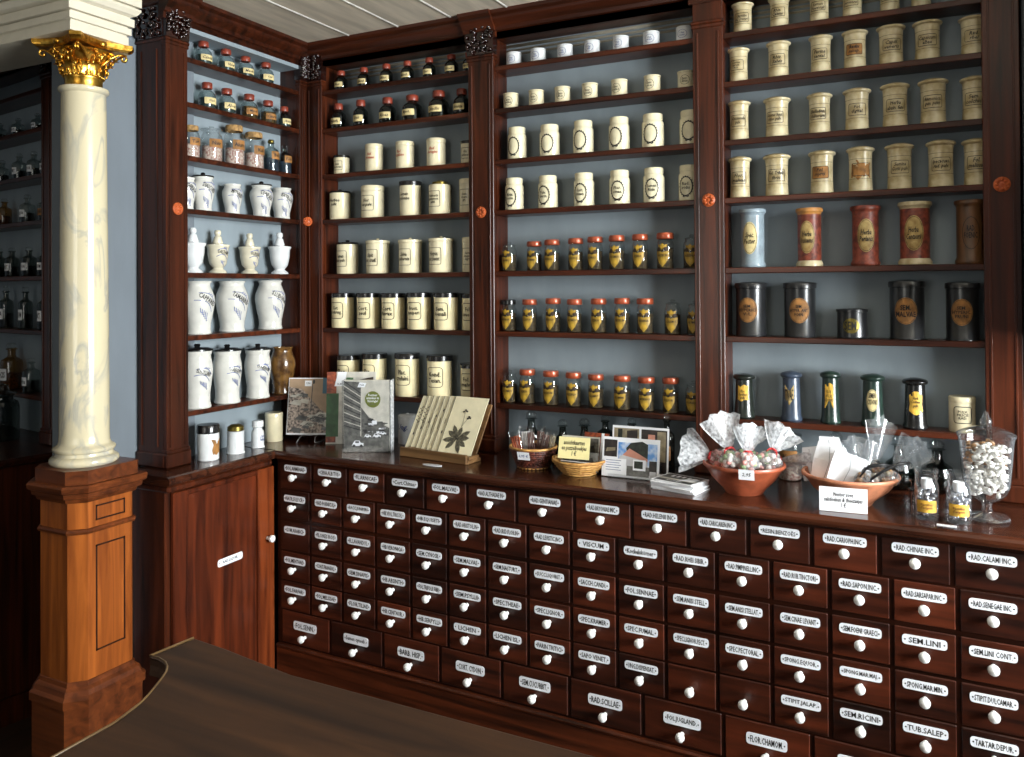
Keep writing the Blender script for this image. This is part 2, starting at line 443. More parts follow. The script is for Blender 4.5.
b = MB(); b.box(-4, -3.4, -4.8, .4, 0, CZ); struct('wall_far_left', b, m_wall)
def wall_win(name, fixed, lo, hi, wins, axis, mt, t=.22, sgn=1):
    b = MB(); cur = lo
    def bx(a, c, z0, z1):
        if axis == 0: b.box(a, c, fixed, fixed+t*sgn, z0, z1) if sgn > 0 else b.box(a, c, fixed-t, fixed, z0, z1)
        else: b.box(fixed, fixed+t, a, c, z0, z1)
    for a, c, z0, z1 in wins:
        bx(cur, a, 0, CZ); bx(a, c, 0, z0); bx(a, c, z1, CZ); cur = c
    bx(cur, hi, 0, CZ)
    return struct(name, b, mt)
WR = [(-2.1, -.5, .95, 2.42)]
WF = [(.2, 1.6, .9, 2.35)]
wall_win('wall_right', 4.4, -4.8, .4, WR, 1, m_plas)
wall_win('wall_front', -4.6, -4, 4.4, WF, 0, m_plas, sgn=-1)
n = 0
for (a, c, z0, z1), ax in [(WR[0], 1), (WF[0], 0)]:
    n += 1
    fb = MB(); gb = MB(); k = 3 if ax else 2
    def fr(u0, u1, w0, w1, tgt, d0, d1):
        if ax: tgt.box(4.4+d0, 4.4+d1, u0, u1, w0, w1)
        else: tgt.box(u0, u1, -4.6-d1, -4.6-d0, w0, w1)
    for i in range(k+1):
        u = a+(c-a)*i/k; fr(u-.03, u+.03, z0, z1, fb, .08, .14)
    for i in range(4):
        w = z0+(z1-z0)*i/3; fr(a, c, w-.022, w+.022, fb, .085, .135)
    fr(a-.05, c+.05, z0-.05, z0-.022, fb, -.06, .1)
    fr(a, c, z0, z1, gb, .108, .112)
    f = struct('window_%d' % n, fb, m_beam)
    gb.build('pane', g_pane, f)
b = MB(); b.box(2.575, 2.72, -.3, .117, 1.4, CZ, c=.006); b.box(2.575, 2.72, .0, .117, 0, 1.4); b.box(2.51, 2.575, .04, .117, 0, CZ, c=.004); struct('trim_and_shade_pier', b, m_plas)  # edge trim, plus an unseen pier added to shade the right bay

# beam on the column
def brect(o): return [(-3.3, -1.08-o), (.052+o, -1.08-o), (.052+o, -.884+o), (-3.3, -.884+o)]
b = MB(); b.stack(brect, [(2.3092,0), (2.335,0), (2.337,-.004), (2.341,-.004), (2.342,.006), (2.362,.006), (2.363,-.002), (2.367,-.002), (2.368,.012), (2.392,.012), (2.393,.003), (2.398,.003), (2.405,.017), (2.418,.026), (2.424,.026), (2.425,.014), (2.43,.014), (2.431,.027), (2.47,.027), (2.476,.034), (2.484,.037), (CZ,.04)])
struct('trim_3', b, m_beam)

# ------------------------------------------------------------------ shelving
def wreath_disc(mb, M, r=.021):
    mb.lathe([(0,0), (r,0), (r,.004), (r*.8,.007), (r*.3,.006), (.0,.009)], 16, 0, M)
    for k in range(8):
        a = 2*PI*k/8; mb.ball((r*.6*math.cos(a), r*.6*math.sin(a), .006), r*.27, 0, 6, 4, (1,1,.6), M)
def carve(w, h, seed, M):                          # leafy relief in the plane x,z facing -y
    r = random.Random(seed); mb = MB(); mb.add([(sx*w*q, y-(q-.5)*.1*(y < 0), z) for z, q in ((0, .5), (h, .55)) for y in (-.001, .03) for sx in (-1, 1)], [(0,2,3,1), (4,5,7,6), (0,1,5,4), (2,6,7,3), (0,4,6,2), (1,3,7,5)])
    for i in range(46):
        x = r.uniform(-.46, .46)*w; z = r.uniform(.06, .94)*h; a = r.uniform(0, PI); L = r.uniform(.10, .2)*h
        pts = []
        for k in range(5):
            t = k/4-.5
            pts.append((x+math.cos(a+t*1.5)*L*t, -.004-.008*math.cos(t*PI), z+math.sin(a+t*1.5)*L*t))
        pts = [(max(-w*.47, min(w*.47, q[0]))*(1+.10*q[2]/h), q[1]*.6-.004*q[2]/h, max(.004, min(h-.004, q[2]))) for q in pts]
        mb.tube(pts, [.002, .005, .0065, .005, .002], 5)
    for k in range(7):
        z = h*(.1+.8*k/6); mb.ball(((-1)**k*w*.16, -.012, z), .0065, 0, 6, 4)
    v = mb.v; mb.v = [tuple(M @ Vector(q)) for q in v]
    return mb
def Tm(x, y, z, rz=0.): return Matrix.Translation((x, y, z)) @ Matrix.Rotation(rz, 4, 'Z')
RX = Matrix.Rotation(PI/2, 4, 'X')                 # local +z -> -y

def pilaster(root, x0, x1, y, M, cap=True, seed=1, rose=True, inset=0.):   # shaft facing -y in frame M
    mb = MB(); mb.box(x0, x1, y, .012, TOP+.001, CZ, c=.002); mb.box(x0+inset, x1, .012, .1, TOP+.001, CZ)
    mb.box(x0-.006, x1+.006, y-.008, .02, TOP+.002, TOP+.05, c=.004); mb.box(x0-.003, x1+.003, y-.004, .02, TOP+.05, TOP+.062, c=.002)
    w = x1-x0
    for xx in (x0+.012, x1-.018): mb.box(xx, xx+.006, y-.003, y+.01, TOP+.07, 2.36, c=.001)
    mb.box(x0-.005, x1+.005, y-.007, .02, 2.386, 2.397, c=.003); mb.box(x0-.003, x1+.003, y-.004, .02, 2.374, 2.386, c=.002)
    p = mb.build('pilaster', wz, root, M)
    if cap:
        carve(w+.004, .105, seed, M @ Tm((x0+x1)/2, y-.004, 2.398)).build('carved_capital', wcarve, p)
    if rose:
        r = MB(); wreath_disc(r, M @ Tm((x0+x1)/2, y-.0005, 1.822) @ RX); r.build('rosette', wrose, p)
    return p
def crown(mb, x0, x1, y, M=None, m=0):
    pr = [(y+.02, 2.455), (y, 2.455), (y, 2.475), (y-.008, 2.478), (y-.012, 2.49), (y-.03, 2.505), (y-.034, 2.512), (y-.036, 2.52), (y-.05, 2.528), (y-.052, CZ), (y+.02, CZ)]
    mb.extrude(pr, x0, x1, 0, m, M)
def bay(root, x0, x1, M, wood_m, ext=0.):
    for z in SZ:
        mb = MB(); mb.box(x0, x1, 0, .1, z-.018, z, c=.002)
        if ext: mb.box(x1, x1+ext, .0125, .1, z-.018, z)
        mb.build('shelf', wood_m, root, M)
    mb = MB(); mb.box(x0, x1+ext, .1, .112, TOP+.001, CZ); mb.build('back_panel', m_back, root, M)
I4 = Matrix.Identity(4)
back = thing('shelving', 'long mahogany wall shelving with three bays behind the drawer counter', 'shelving', (0, 0, 0))
BX = [(.08, .77), (.874, 1.603), (1.699, 2.411)]
for x0, x1 in BX:
    bay(back, x0-.004, x1+.001, I4, wx, .028)
    mb = MB()
    for k, (z, r) in enumerate(((2.415, .004), (2.430, .004), (2.446, .006))): mb.tube([(x0, .1, z), (x1, .1, z)], r, 8)
    mb.build('cornice_strip', m_strip, back)
mb = MB(); mb.box(0, 2.5, 0, .1, 2.455, CZ); crown(mb, -.04, 2.52, 0); 
for x0, x1 in ((.77, .874), (1.603, 1.699), (2.411, 2.5)): crown(mb, x0-.012, x1+.012, -.014)
mb.build('crown_moulding', wx, back)
pilaster(back, .0, .08, -.004, I4, True, 3, False)
pilaster(back, .77, .874, -.01, I4, True, 4, True, .03)
pilaster(back, 1.603, 1.699, -.01, I4, False, 5, True, .03)
pilaster(back, 2.411, 2.50, -.01, I4, False, 6, True, .03)

ML = Matrix.Rotation(PI/2, 4, 'Z')                # local x -> +y, local -y -> +x
left = thing('shelving', 'single bay mahogany wall shelving beside the cabinet door and marble column', 'shelving', (0, 0, 0))
bay(left, -.618, -.044, ML, wx)
mb = MB(); mb.box(-.70, -.012, 0, .1, 2.455, CZ); crown(mb, -.715, .05, 0)
crown(mb, -.72, -.60, -.012)
mb.box(-.72, -.70, -.05, .13, 2.505, CZ, c=.008)
mb.build('crown_moulding', wx, left, ML)
pl = pilaster(left, -.705, -.614, -.006, ML, True, 8)
mb = MB(); mb.box(-.7045, -.64, .02, .135, TOP+.001, CZ, c=.002)
for xx in (.035, .112): mb.box(-.708, -.70, xx, xx+.006, TOP+.07, 2.36, c=.001)
mb.box(-.712, -.64, .0, .14, TOP+.002, TOP+.05, c=.004); mb.box(-.711, -.64, .0, .139, 2.386, 2.397, c=.003)
mb.build('side_panel', wz, left, ML)
carve(.12, .105, 9, Tm(-.065, -.7085, 2.398)).build('carved_side_panel', wcarve, left)
pilaster(left, -.046, -.004, -.004, ML, True, 10, False)
mb = MB(); wreath_disc(mb, Tm(.016, -.016, 1.822, math.radians(45)) @ RX, .019); mb.build('rosette', wrose, back)
mb = MB(); mb.box(-.618, -.046, 0, .1, 2.44, 2.455); mb.build('top_board', m_back, left, ML)

# shelving in the alcove
MA = Matrix.Translation(AL0) @ Matrix.Rotation(ALA, 4, 'Z')
alco = thing('shelving', 'dark alcove shelving full of small glass bottles, left of the marble column', 'shelving', (0, 0, 0))
bay(alco, -1.35, .0, MA, wx)
mb = MB(); mb.box(-1.4, .1, 0, .1, 2.455, CZ); crown(mb, -1.4, .12, 0); mb.build('crown_moulding', wx, alco, MA)
pilaster(alco, 0, .085, -.01, MA, True, 12, False); pilaster(alco, -1.42, -1.34, -.01, MA, False, 13, False)
alcb = thing('base_cabinet', 'dark wooden base cabinet below the alcove bottles, left of the pedestal', 'cabinet', (0, 0, 0))
mb = MB(); mb.box(-1.42, .2, -.26, .115, .1, .92, c=.004); mb.box(-1.4, .19, -.245, .115, 0, .1); mb.build('body', wz, alcb, MA)
mb = MB(); mb.box(-1.44, .22, -.285, .116, .921, .9495, c=.008); mb.build('top', wx, alcb, MA)
for k in range(3):
    d = MB(); x = -1.36+k*.52
    d.box(x, x+.5, -.275, -.2605, .14, .89, c=.004); 
    for a, c_, z0, z1 in ((x+.06, x+.44, .2, .21), (x+.06, x+.44, .82, .83), (x+.06, x+.07, .21, .82), (x+.43, x+.44, .21, .82)): d.box(a, c_, -.279, -.274, z0, z1, c=.002)
    dd = d.build('door', wz, alcb, MA)
    if k == 2:
        pp = MB(); f = flat(-.2795); f2 = lambda x_, z_, e: tuple(MA @ Vector(f(x_, z_, e)))
        pp.fill(f2, rrect(x+.25, .72, .085, .022, .008), 0, .001, 1); pp.text(f2, 'FOL. UVAE URSI', x+.25, .72, .066, .009, 1, .0016)
        pp.build('label_plate', [m_plate, m_ink], dd)

# ------------------------------------------------------------------ column on its pedestal
CXY = (-.047, -.966)
def octo(h, c=.038):
    def f(o):
        H = h+o; q = c*(H/h)
        return [(CXY[0]-H+q, CXY[1]-H), (CXY[0]+H-q, CXY[1]-H), (CXY[0]+H, CXY[1]-H+q), (CXY[0]+H, CXY[1]+H-.012), (CXY[0]+H-.012, CXY[1]+H), (CXY[0]-H+.012, CXY[1]+H), (CXY[0]-H, CXY[1]+H-.012), (CXY[0]-H, CXY[1]-H+q)]
    return f
ped = thing('pedestal', 'panelled wooden pedestal carrying the white marble column', 'pedestal', (CXY[0], CXY[1], 0))
TP = Matrix.Translation((-CXY[0], -CXY[1], 0))
f = octo(.1)
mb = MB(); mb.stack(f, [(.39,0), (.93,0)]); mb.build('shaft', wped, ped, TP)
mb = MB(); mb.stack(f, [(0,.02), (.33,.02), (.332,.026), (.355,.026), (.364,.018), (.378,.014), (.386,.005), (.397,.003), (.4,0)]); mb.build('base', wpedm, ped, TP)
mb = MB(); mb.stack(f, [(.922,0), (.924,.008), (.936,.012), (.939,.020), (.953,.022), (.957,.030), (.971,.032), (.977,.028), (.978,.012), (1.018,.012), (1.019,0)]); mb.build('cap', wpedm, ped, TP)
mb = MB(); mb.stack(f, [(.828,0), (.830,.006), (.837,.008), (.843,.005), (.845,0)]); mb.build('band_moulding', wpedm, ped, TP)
mb = MB(); X = CXY[0]+.1; 
for z0, z1 in ((.862, .908), (.475, .79)):
    ya, yb = CXY[1]-.1+.038+.026, CXY[1]+.1-.036
    for a, c_, d, e in ((ya, yb, z0, z0+.005), (ya, yb, z1-.005, z1), (ya, ya+.005, z0, z1), (yb-.005, yb, z0, z1)): mb.box(X-.004, X+.0012, a, c_, d, e)
mb.build('inlay_line', winl, ped, TP)
colm = thing('column', 'round veined white marble column with gilded leaf capital on wooden pedestal', 'column', (CXY[0], CXY[1], 1.0195))
sh = [(0,0), (.090,0), (.096,.005), (.098,.012), (.096,.019), (.089,.025), (.083,.027), (.081,.032), (.081,.037), (.085,.039), (.088,.044), (.088,.049), (.084,.054), (.078,.057), (.0735,.062), (.0715,.07), (.0705,.09)]
sh += [(.0705-.0075*(k/10)**1.4, .09+1.036*k/10) for k in range(1, 11)] + [(.063,1.130), (.070,1.136), (.072,1.142), (.070,1.148), (0,1.150)]
mb = MB(); mb.lathe(sh, 48); mb.build('shaft', m_marble, colm)
z0 = 1.151
cp = MB(); cp.lathe([(.0,z0-.001), (.064,z0-.001), (.064,z0+.03), (.067,z0+.034), (.067,z0+.04), (.062,z0+.044), (.062,z0+.06), (.074,z0+.10), (.104,z0+.145), (.0,z0+.15)], 32)
for k in range(28):
    a = 2*PI*k/28; cp.ball((.068*math.cos(a), .068*math.sin(a), z0+.044), .0055, 0, 6, 4)
def leaf(a, zb, h, w, out, r0):                    # acanthus leaf with curled tip
    M = Matrix.Rotation(a, 4, 'Z'); rows = []
    for i in range(9):
        t = i/8
        rr = r0+.004+out*t**2.2; zz = zb+h*math.sin(min(t, .92)*PI/2/.92)- (max(0, t-.85)*h*.9)
        ww = w*(.5+.5*math.sin(t*PI*.95))*(1-.25*(i % 2))*(1-t**6*.6)
        rows.append([(rr-.006*abs(j)**1.5+(.004 if j == 0 else 0), ww*j*.5, zz) for j in (-1, -.55, 0, .55, 1)])
    v = [q for r in rows for q in r]; fs = [(i*5+j, i*5+j+1, i*5+j+6, i*5+j+5) for i in range(8) for j in range(4)]
    cp.add(v, fs, 0, True, M)
    cp.add([(q[0]-.003, q[1], q[2]) for q in v], fs, 0, True, M)
for k in range(8): leaf(2*PI*k/8, z0+.044, .055, .056, .034, .062)
for k in range(8): leaf(2*PI*(k+.5)/8, z0+.05, .092, .058, .056, .062)
for k in range(4):
    a = PI/4+k*PI/2; M = Matrix.Rotation(a, 4, 'Z')
    for s in (-1, 1):
        pts = [(.066+.075*t+.004*s, s*.030*(1-t)**.7, z0+.085+.062*math.sin(t*PI/2)) for t in [i/8 for i in range(9)]]
        for i in range(10):
            q = i*.62; r = .016*(1-i/12); pts.append((.14+r*math.sin(q)*.9-.004, 0+s*.004, z0+.131+r*math.cos(q)))
        cp.tube(pts, [.0045]*9+[.004]*10, 6, 0, M)
rg = random.Random(21)
for k in range(70):                                # curled leaf tips over the bell
    a = rg.uniform(0, 2*PI); t = rg.uniform(.05, .95); z = z0+.055+.09*t; r = .070+.036*t**1.5; q = rg.uniform(-.7, .7)
    cp.tube([((r+.004+.006*math.sin(u*PI))*math.cos(a+q*.12*(u-.5)), (r+.004+.006*math.sin(u*PI))*math.sin(a+q*.12*(u-.5)), z+.024*(u-.5)) for u in (0, .3, .6, 1)], [.001, .0042, .0042, .001], 5)
for k in range(4):                                 # small inner scrolls and flower on each side
    M = Matrix.Rotation(k*PI/2, 4, 'Z')
    for s in (-1, 1):
        pts = [(.08+.012*math.sin(t*PI), s*(.006+.030*t), z0+.10+.04*math.sin(t*PI*.8)) for t in [i/6 for i in range(7)]]
        cp.tube(pts, .004, 6, 0, M); cp.ball((.093, s*.018, z0+.13), .008, 0, 8, 5, (1,1,1), M)
    cp.ball((.110, 0, z0+.166), .015, 0, 8, 5, (.6,1,.9), M)
ab = []
for k in range(4):
    for i in range(9):
        t = i/8-.5; a = k*PI/2
        r = .094+.040*(abs(t)*2)**1.8; y = t*.214
        ab.append((r*math.cos(a)-y*math.sin(a), r*math.sin(a)+y*math.cos(a)))
cp.stack(lambda o: [(x*(1+o), y*(1+o)) for x, y in ab], [(z0+.156, -.10), (z0+.164, -.03), (z0+.17, 0), (z0+.1845, .0)])
cp.v = [(x*.82, y*.82, z0+(z-z0)*.75) for x, y, z in cp.v]
cp.build('capital', m_gold, colm)

# ------------------------------------------------------------------ drawer counter
CH0 = (.1, -.308); CHR = math.atan2(-.049, 2.365)
MC = Matrix.Translation((CH0[0], CH0[1], 0)) @ Matrix.Rotation(CHR, 4, 'Z')
def chw(s, y): 
    q = MC @ Vector((s, y, 0)); return q.x, q.y
chest = thing('apothecary_chest', 'long mahogany counter chest with rows of labelled drawers and white knobs', 'chest of drawers', (CH0[0], CH0[1], 0), CHR)
mb = MB(); mb.box(-.0, 2.46, .0215, .40, .20, .905, c=.001); mb.box(.0, 2.46, .02, .03, .905, .918); mb.build('carcass', wrail, chest)
mb = MB(); mb.box(-.0, 2.46, .012, .39, 0, .222, c=.002); mb.box(0, 2.46, .006, .38, .222, .236, c=.005); mb.build('plinth', wx, chest)
def label_plate(parent, txt, w, h, z, y):
    p = MB(); o = rrect(0, z, w, h, .008, 3)
    n = len(o); f = flat(y)
    p.add([f(x, q, 0) for x, q in o]+[f(x, q, .0012) for x, q in o], [(k, (k+1) % n, n+(k+1) % n, n+k) for k in range(n)])
    p.fill(f, o, 0, .0012, 1)
    p.text(f, txt, 0, z, w*.8, h*.58, 1, .0016)
    for s in (-1, 1): p.fill(f, oval(s*w*.435, z, .0042, .0042, 8), 1, .0016, 1)
    return p.build('label_plate', [m_plate, m_ink], parent)
KN = MB(); KN.lathe([(0,0), (.0065,0), (.006,.007), (.0065,.011), (.0115,.015), (.0136,.021), (.0125,.027), (.0075,.031), (0,.032)], 16, 0, RX)
knob0 = None
def knob(parent, z, y, x=0.):
    global knob0
    if knob0 is None: knob0 = KN.build('knob', m_knob, parent); o = knob0
    else: o = knob0.copy(); COL.objects.link(o); o.parent = parent
    o.location = (x, y, z); return o
def drawer(s, z0, z1, w, txt, lz, kz, pw=.096, ph=.0245, kn=True):
    mb = MB(); h = z1-z0
    mb.box(-w/2, w/2, .0175, .09, -h/2, h/2, c=.0022)
    o = mb.build('drawer', wdraw, chest, None, (s, 0, (z0+z1)/2))
    zc = (z0+z1)/2
    if txt: label_plate(o, txt, pw, ph, lz-zc, .0172)
    if kn: knob(o, kz-zc, .0174)
    return o
S1 = [.089, .253, .415, .582, .744, .911, 1.107, 1.307, 1.474, 1.641, 1.809, 1.971, 2.136, 2.300]
T1 = ['BOL.ARMENAE', 'CERA.ALB.TUS', 'FL.ARNICAE', 'Cort.Chinae', 'FOL.MALVAE', 'RAD.ALTHAEAE IN', 'RAD.GENTIANAE', 'RAD.BRYONIAE INC.', 'RAD.HELENII INC', 'RAD.CARIC.AREN.INC', 'RESIN.BENZOËS', 'RAD.CARIOPH.INC.', 'RAD.CHINAE INC.', 'RAD.CALAMI INC.']
bd = [.012]+[(a+b_)/2 for a, b_ in zip(S1, S1[1:])]+[2.384]
for i, s in enumerate(S1):
    a, c_ = bd[i]+.0055, bd[i+1]-.0055
    o = drawer((a+c_)/2, .8085, .909, c_-a, T1[i], .886, .857, .106)
S2 = [.0870+.1477*i for i in range(16)]
TR = [['NATR.SULF.CR', 'RAD.FOENICULI', 'BACC.JUNIPERI', 'HB.VIOL.TRICOL', 'HB.EQUISETI', 'RAD.ARISTOL.IN', 'RAD.IRID.FLOR.IN', 'RAD.LEVISTIC.INC', 'VISCUM', 'Kockelskörner', 'RAD.RHEI SIBIR.', 'RAD.PIMPINELL.INC', 'RAD.RUB.TINCTORI', 'RAD.SAPON.INC.', 'RAD.SARSAPAR.INC.', 'RAD.SENEGAE INC.'],
 ['GUM.ARABICI', 'FLORES ROS', 'FL.LAVANDUL', 'HB.VERONICA', 'SEM.CYNOSB.', 'SEM.MALVAE', 'SEM.NASTURT.', 'SUCC.LIQUIRIT.', 'SACCH.CANDI.', 'FOL.SENNAE', 'SEM.ANISI STELL', 'SEM.ANISI STELLAT.', 'SEM.CINAE LEVANT', 'SEM.FOENI GRAECI', 'SEM.LINI', 'SEM.LINI CONT.'],
 ['FOL.MENTHAE', 'CORT.FRANGUL.', 'SEM.SINAPIS', 'HB.ABSINTH', 'FOL.TRIFOLII FIBR', 'SEM.PSYLLII', 'SPEC.THEAE', 'SPEC.LIGNOR.', 'SPEC.KRAMER', 'SPEC.FUMAL.', 'SPEC.LIGNOR.PECT.', 'SPEC.PECTORAL.', 'SPONG.EQUOR.', 'SPONG.MAR.MAJ.', 'SPONG.MAR.MIN.', 'STIPIT.DULCAMAR.'],
 ['FOL.FARFAR', 'FOL.MELISSAE', 'FLOR.TILIAE', 'HB.CENTAUR.', 'HB.SERPYLLI', 'LICHEN', 'LICHEN ISL', 'FARIN.TRITICI', 'SAPO VENET.', 'UNG.DISPENSAT.', None, None, 'STIPIT.JALAP.', 'SEM.RICINI', 'TUB.SALEP', 'TARTAR.DEPUR.']]
LZ = [.7745, .659, .5475, .4395]
for r in range(4):
    for i, s in enumerate(S2):
        l = LZ[r]
        drawer(s, l-.0745, l+.0285, .1477-.0105, TR[r][i], l, l-.030, .101, .025, kn=not (r == 1 and i == 0))
T6 = ['FOL.SENN.', 'Semen cynosb.', 'BARB. HISP.', 'CORT. CYDON.', 'SEM.CUCURBIT.', 'RAD.SCILLAE', 'FOL.JUGLAND.', 'FLOR.CHAMOM.', 'HB.MILLEFOL.', 'CORT.QUERCUS']
for i in range(10):
    drawer(.135+.2335*i, .243, .3595, .2335-.011, T6[i], .314, .277, .108, .032)

# L-shaped counter top
def nose(y0, y1): return [(y1, .9195), (y0+.012, .9195), (y0+.004, .923), (y0, .931), (y0, .939), (y0+.004, .946), (y0+.012, TOP), (y1, TOP)]
ct = MB()
ct.extrude(nose(-.012, .395), .0, 2.47, 0, 0, MC)
MLc = Matrix.Translation((.112, 0, 0)) @ ML
ct.extrude(nose(-.006, .21), -.79, -.30, 0, 0, MLc)
ct.box(-.12, .1, -.31, .1, .9195, TOP)
cto = ct.build('countertop', [wtop]); tag(cto, 'polished dark mahogany countertop running round the corner over drawers and cabinet', 'countertop')
# cabinet with a door below the left shelves
cab = thing('base_cabinet', 'mahogany corner cabinet with one panelled door left of the drawers', 'cabinet', (0, 0, 0))
mb = MB(); mb.box(-.12, .078, -.775, -.296, .0, .918, c=.003); mb.box(-.12, .1, -.782, -.31, .895, .918, c=.006); mb.box(-.12, .09, -.78, -.31, 0, .1, c=.004); mb.build('body', wz, cab)
d = MB(); ya, yb = -.755, -.298
d.box(.0785, .084, ya+.05, yb-.075, .13, .885); dr = d.build('door', wdoor, cab)
for a, c_ in ((ya, ya+.058), (yb-.082, yb)):
    q = MB(); q.box(.0785, .0955, a, c_, .11, .89, c=.003); q.build('stile', wstile if c_ > -.4 else wdoor, dr)
for z_a, z_b in ((.872, .89), (.11, .16)):
    q = MB(); q.box(.0785, .094, ya+.058, yb-.082, z_a, z_b, c=.003); q.build('rail', wdoor, dr)
q = MB(); 
fl = lambda x, z, e: (.0842+e, x, z)
q.fill(fl, rrect(-.505, .603, .115, .026, .008), 0, .0012, 1); q.text(fl, 'RAD.LIQUIR.', -.505, .603, .07, .012, 1, .0018)
for s in (-1, 1): q.fill(fl, oval(-.505+s*.05, .603, .004, .004, 8), 1, .0018, 1)
q.build('label_plate', [m_plate, m_ink], dr)
k2 = KN.build('knob', m_knob, dr, Matrix.Rotation(PI/2, 4, 'Z')); k2.location = (.0957, -.335, .632)

# foreground shop counter
tb = thing('shop_counter', 'dark walnut shop counter with shaped end in the foreground', 'counter', (2.2, -1.9, 0))
TT = Matrix.Translation((-2.2, 1.9, 0))
out = [(3.3, -1.55), (1.30, -1.553), (1.12, -1.528), (1.043, -1.522), (1.031, -1.611)]
out += [(1.052, -1.611), (1.075, -1.617), (1.093, -1.628), (1.107, -1.642), (1.119, -1.66), (1.133, -1.685), (1.147, -1.71), (1.158, -1.735), (1.172, -1.79), (1.178, -2.08), (3.3, -2.08)]
cxo, cyo = 2.2, -1.8
def tbl(o): return [(x+(-o if x < cxo else o), y+(o if y > cyo else -o)) for x, y in out]
mb = MB(); mb.stack(tbl, [(.872,-.012), (.876,-.004), (.882,0), (.892,0), (.898,-.003), (.9,-.008)]); mb.build('top', wtab, tb, TT)
mb = MB(); mb.tube([(1.041,-1.524,.8985), (1.031,-1.611,.8985)]+[(x+.001, y, .8985) for x, y in out[5:15]], .0026, 6); mb.build('edge_moulding', wtabe, tb, TT)
mb = MB(); mb.box(1.22, 3.26, -2.0, -1.60, .08, .871, c=.004); mb.box(1.24, 3.25, -1.98, -1.62, 0, .08); mb.build('body', wtab, tb, TT)

# ------------------------------------------------------------------ jars and bottles
ORD = ['leftmost', 'second', 'third', 'fourth', 'fifth', 'sixth', 'seventh', 'eighth', 'ninth']
SHN = ['top shelf', 'second shelf', 'third shelf', 'fourth shelf', 'fifth shelf', 'sixth shelf', 'seventh shelf', 'countertop']
def where(i, n, row, place):
    o = 'rightmost' if i == n-1 and n > 1 else ORD[i] if i == 0 else ORD[i]+' from left'
    return '%s on %s of %s' % (o, SHN[row-1], place) if row < 8 else '%s on the countertop below %s' % (o, place)
def part(root, name, prof, m, seg=22, squash=1.): 
    mb = MB(); mb.lathe(prof, seg, 0, None, 38, squash); return mb.build(name, m, root)
def lab(root, prof, fn, mats):
    mb = MB(); fn(mb, cyl(prof)); return mb.build('label', mats, root)

def j_bottle(o, R, H, txt, v):          # shouldered bottle with a red capped neck
    gl = {'d': g_dark, 'l': g_bottle, 'b': g_bottle}[v]
    pr = sc([(0,0), (.93,0), (1,.03), (1,.50), (.93,.59), (.66,.68), (.46,.73), (.44,.80)], R, H)
    part(o, 'body', pr, gl); part(o, 'cap', sc([(.46,.77), (.60,.78), (.62,.80), (.62,.97), (.56,1), (0,1)], R, H), m_red, 16)
    part(o, 'contents', sc([(0,.03), (.86,.03), (.9,.06), (.9,.42 if v != 'b' else .5), (0,.42 if v != 'b' else .5)], R, H), {'b': m_amber, 'l': m_greyliq, 'd': m_liq}[v], 16)
    lab(o, pr, lambda mb, f: (mb.fill(f, rrect(0, .30*H, 1.75*R, .24*H, .03*H), 0), mb.text(f, txt, 0, .30*H, 1.3*R, .12*H, 1, shear=.3)), [m_brown if v == 'b' else m_paper, m_ink])
def frame_label(mb, f, R, H, txt, zc, hh, w, st, inkm=1, shear=.25):
    if st == 'f': mb.ribbon(f, rrect(0, zc, w, hh, .028*H if hh < .5*H else .05*H), .011*min(H, .12)/.12*1., inkm if False else 1, closed=True)
    mb.text(f, txt, 0, zc, w*.84, hh*.62, inkm, shear=shear)
def j_pot(o, R, H, txt, v):             # cylinder pot, lid type in v[0], label type in v[1], ink in v[2]
    lt, st, ink = v[0], v[1], v[2] if len(v) > 2 else 'k'
    top = {'c': .83, 'k': .86, 'd': .90, 'n': .88, 'b': .88, 'w': .85}[lt]
    body = m_tinc if lt == 'd' and st == 'F' else m_white if lt == 'w' else m_cream
    pr = sc([(0,0), (.94,0), (.98,.02), (.98,top-.01), (.95,top), (0,top)], R, H)
    part(o, 'body', pr, body)
    lids = {'c': ([(.98,top), (1.0,top+.02), (1.0,.97), (.94,1), (0,1)], m_cream), 'k': ([(.99,top), (1.03,top+.01), (1.03,.94), (.7,.965), (.14,.97), (.1,.985), (.15,1.0), (0,1.015)], m_cream),
        'd': ([(1.0,top-.03), (1.04,top-.03), (1.04,.985), (1.0,1), (0,1)], m_black), 'n': ([(1.0,top), (1.02,top+.01), (.98,.94), (.3,.955), (.14,.965), (.2,.99), (.12,1.01), (0,1.015)], m_black),
        'b': ([(.68,top), (.68,.96), (.6,.975), (.22,.98), (.25,1.01), (0,1.02)], m_brass), 'w': ([(.97,top), (1.0,top+.01), (1.0,.93), (.8,.97), (.16,.98), (.14,1.0), (0,1.01)], m_white)}
    part(o, 'lid', *(lambda a: (sc(a[0], R, H), a[1]))(lids[lt]))
    im = m_redink if ink == 'r' else m_blue if ink == 'b' else m_ink
    if st == 'F':
        def fn(mb, f): mb.ribbon(f, rrect(0, .50*H, 1.32*R, .46*H, .07*H, 2), .0022, 0, closed=True); mb.text(f, txt, 0, .50*H, 1.08*R, .25*H, 0)
    elif st == 'f':
        def fn(mb, f): mb.ribbon(f, rrect(0, .45*H, 1.3*R, .46*H, .04*H, 2), .0016, 0, closed=True); mb.text(f, txt, 0, .45*H, 1.1*R, .26*H, 0, shear=.3)
    elif st == 's':
        def fn(mb, f): mb.ribbon(f, oval(0, .45*H, 1.1*R, .5*H, 14), .0012, 0, closed=True); mb.text(f, txt, 0, .45*H, .85*R, .26*H, 0, shear=.2)
    else:
        def fn(mb, f): mb.text(f, txt, 0, .55*H, 1.15*R, .26*H, 0, shear=.35)
    lab(o, pr, fn, [im])
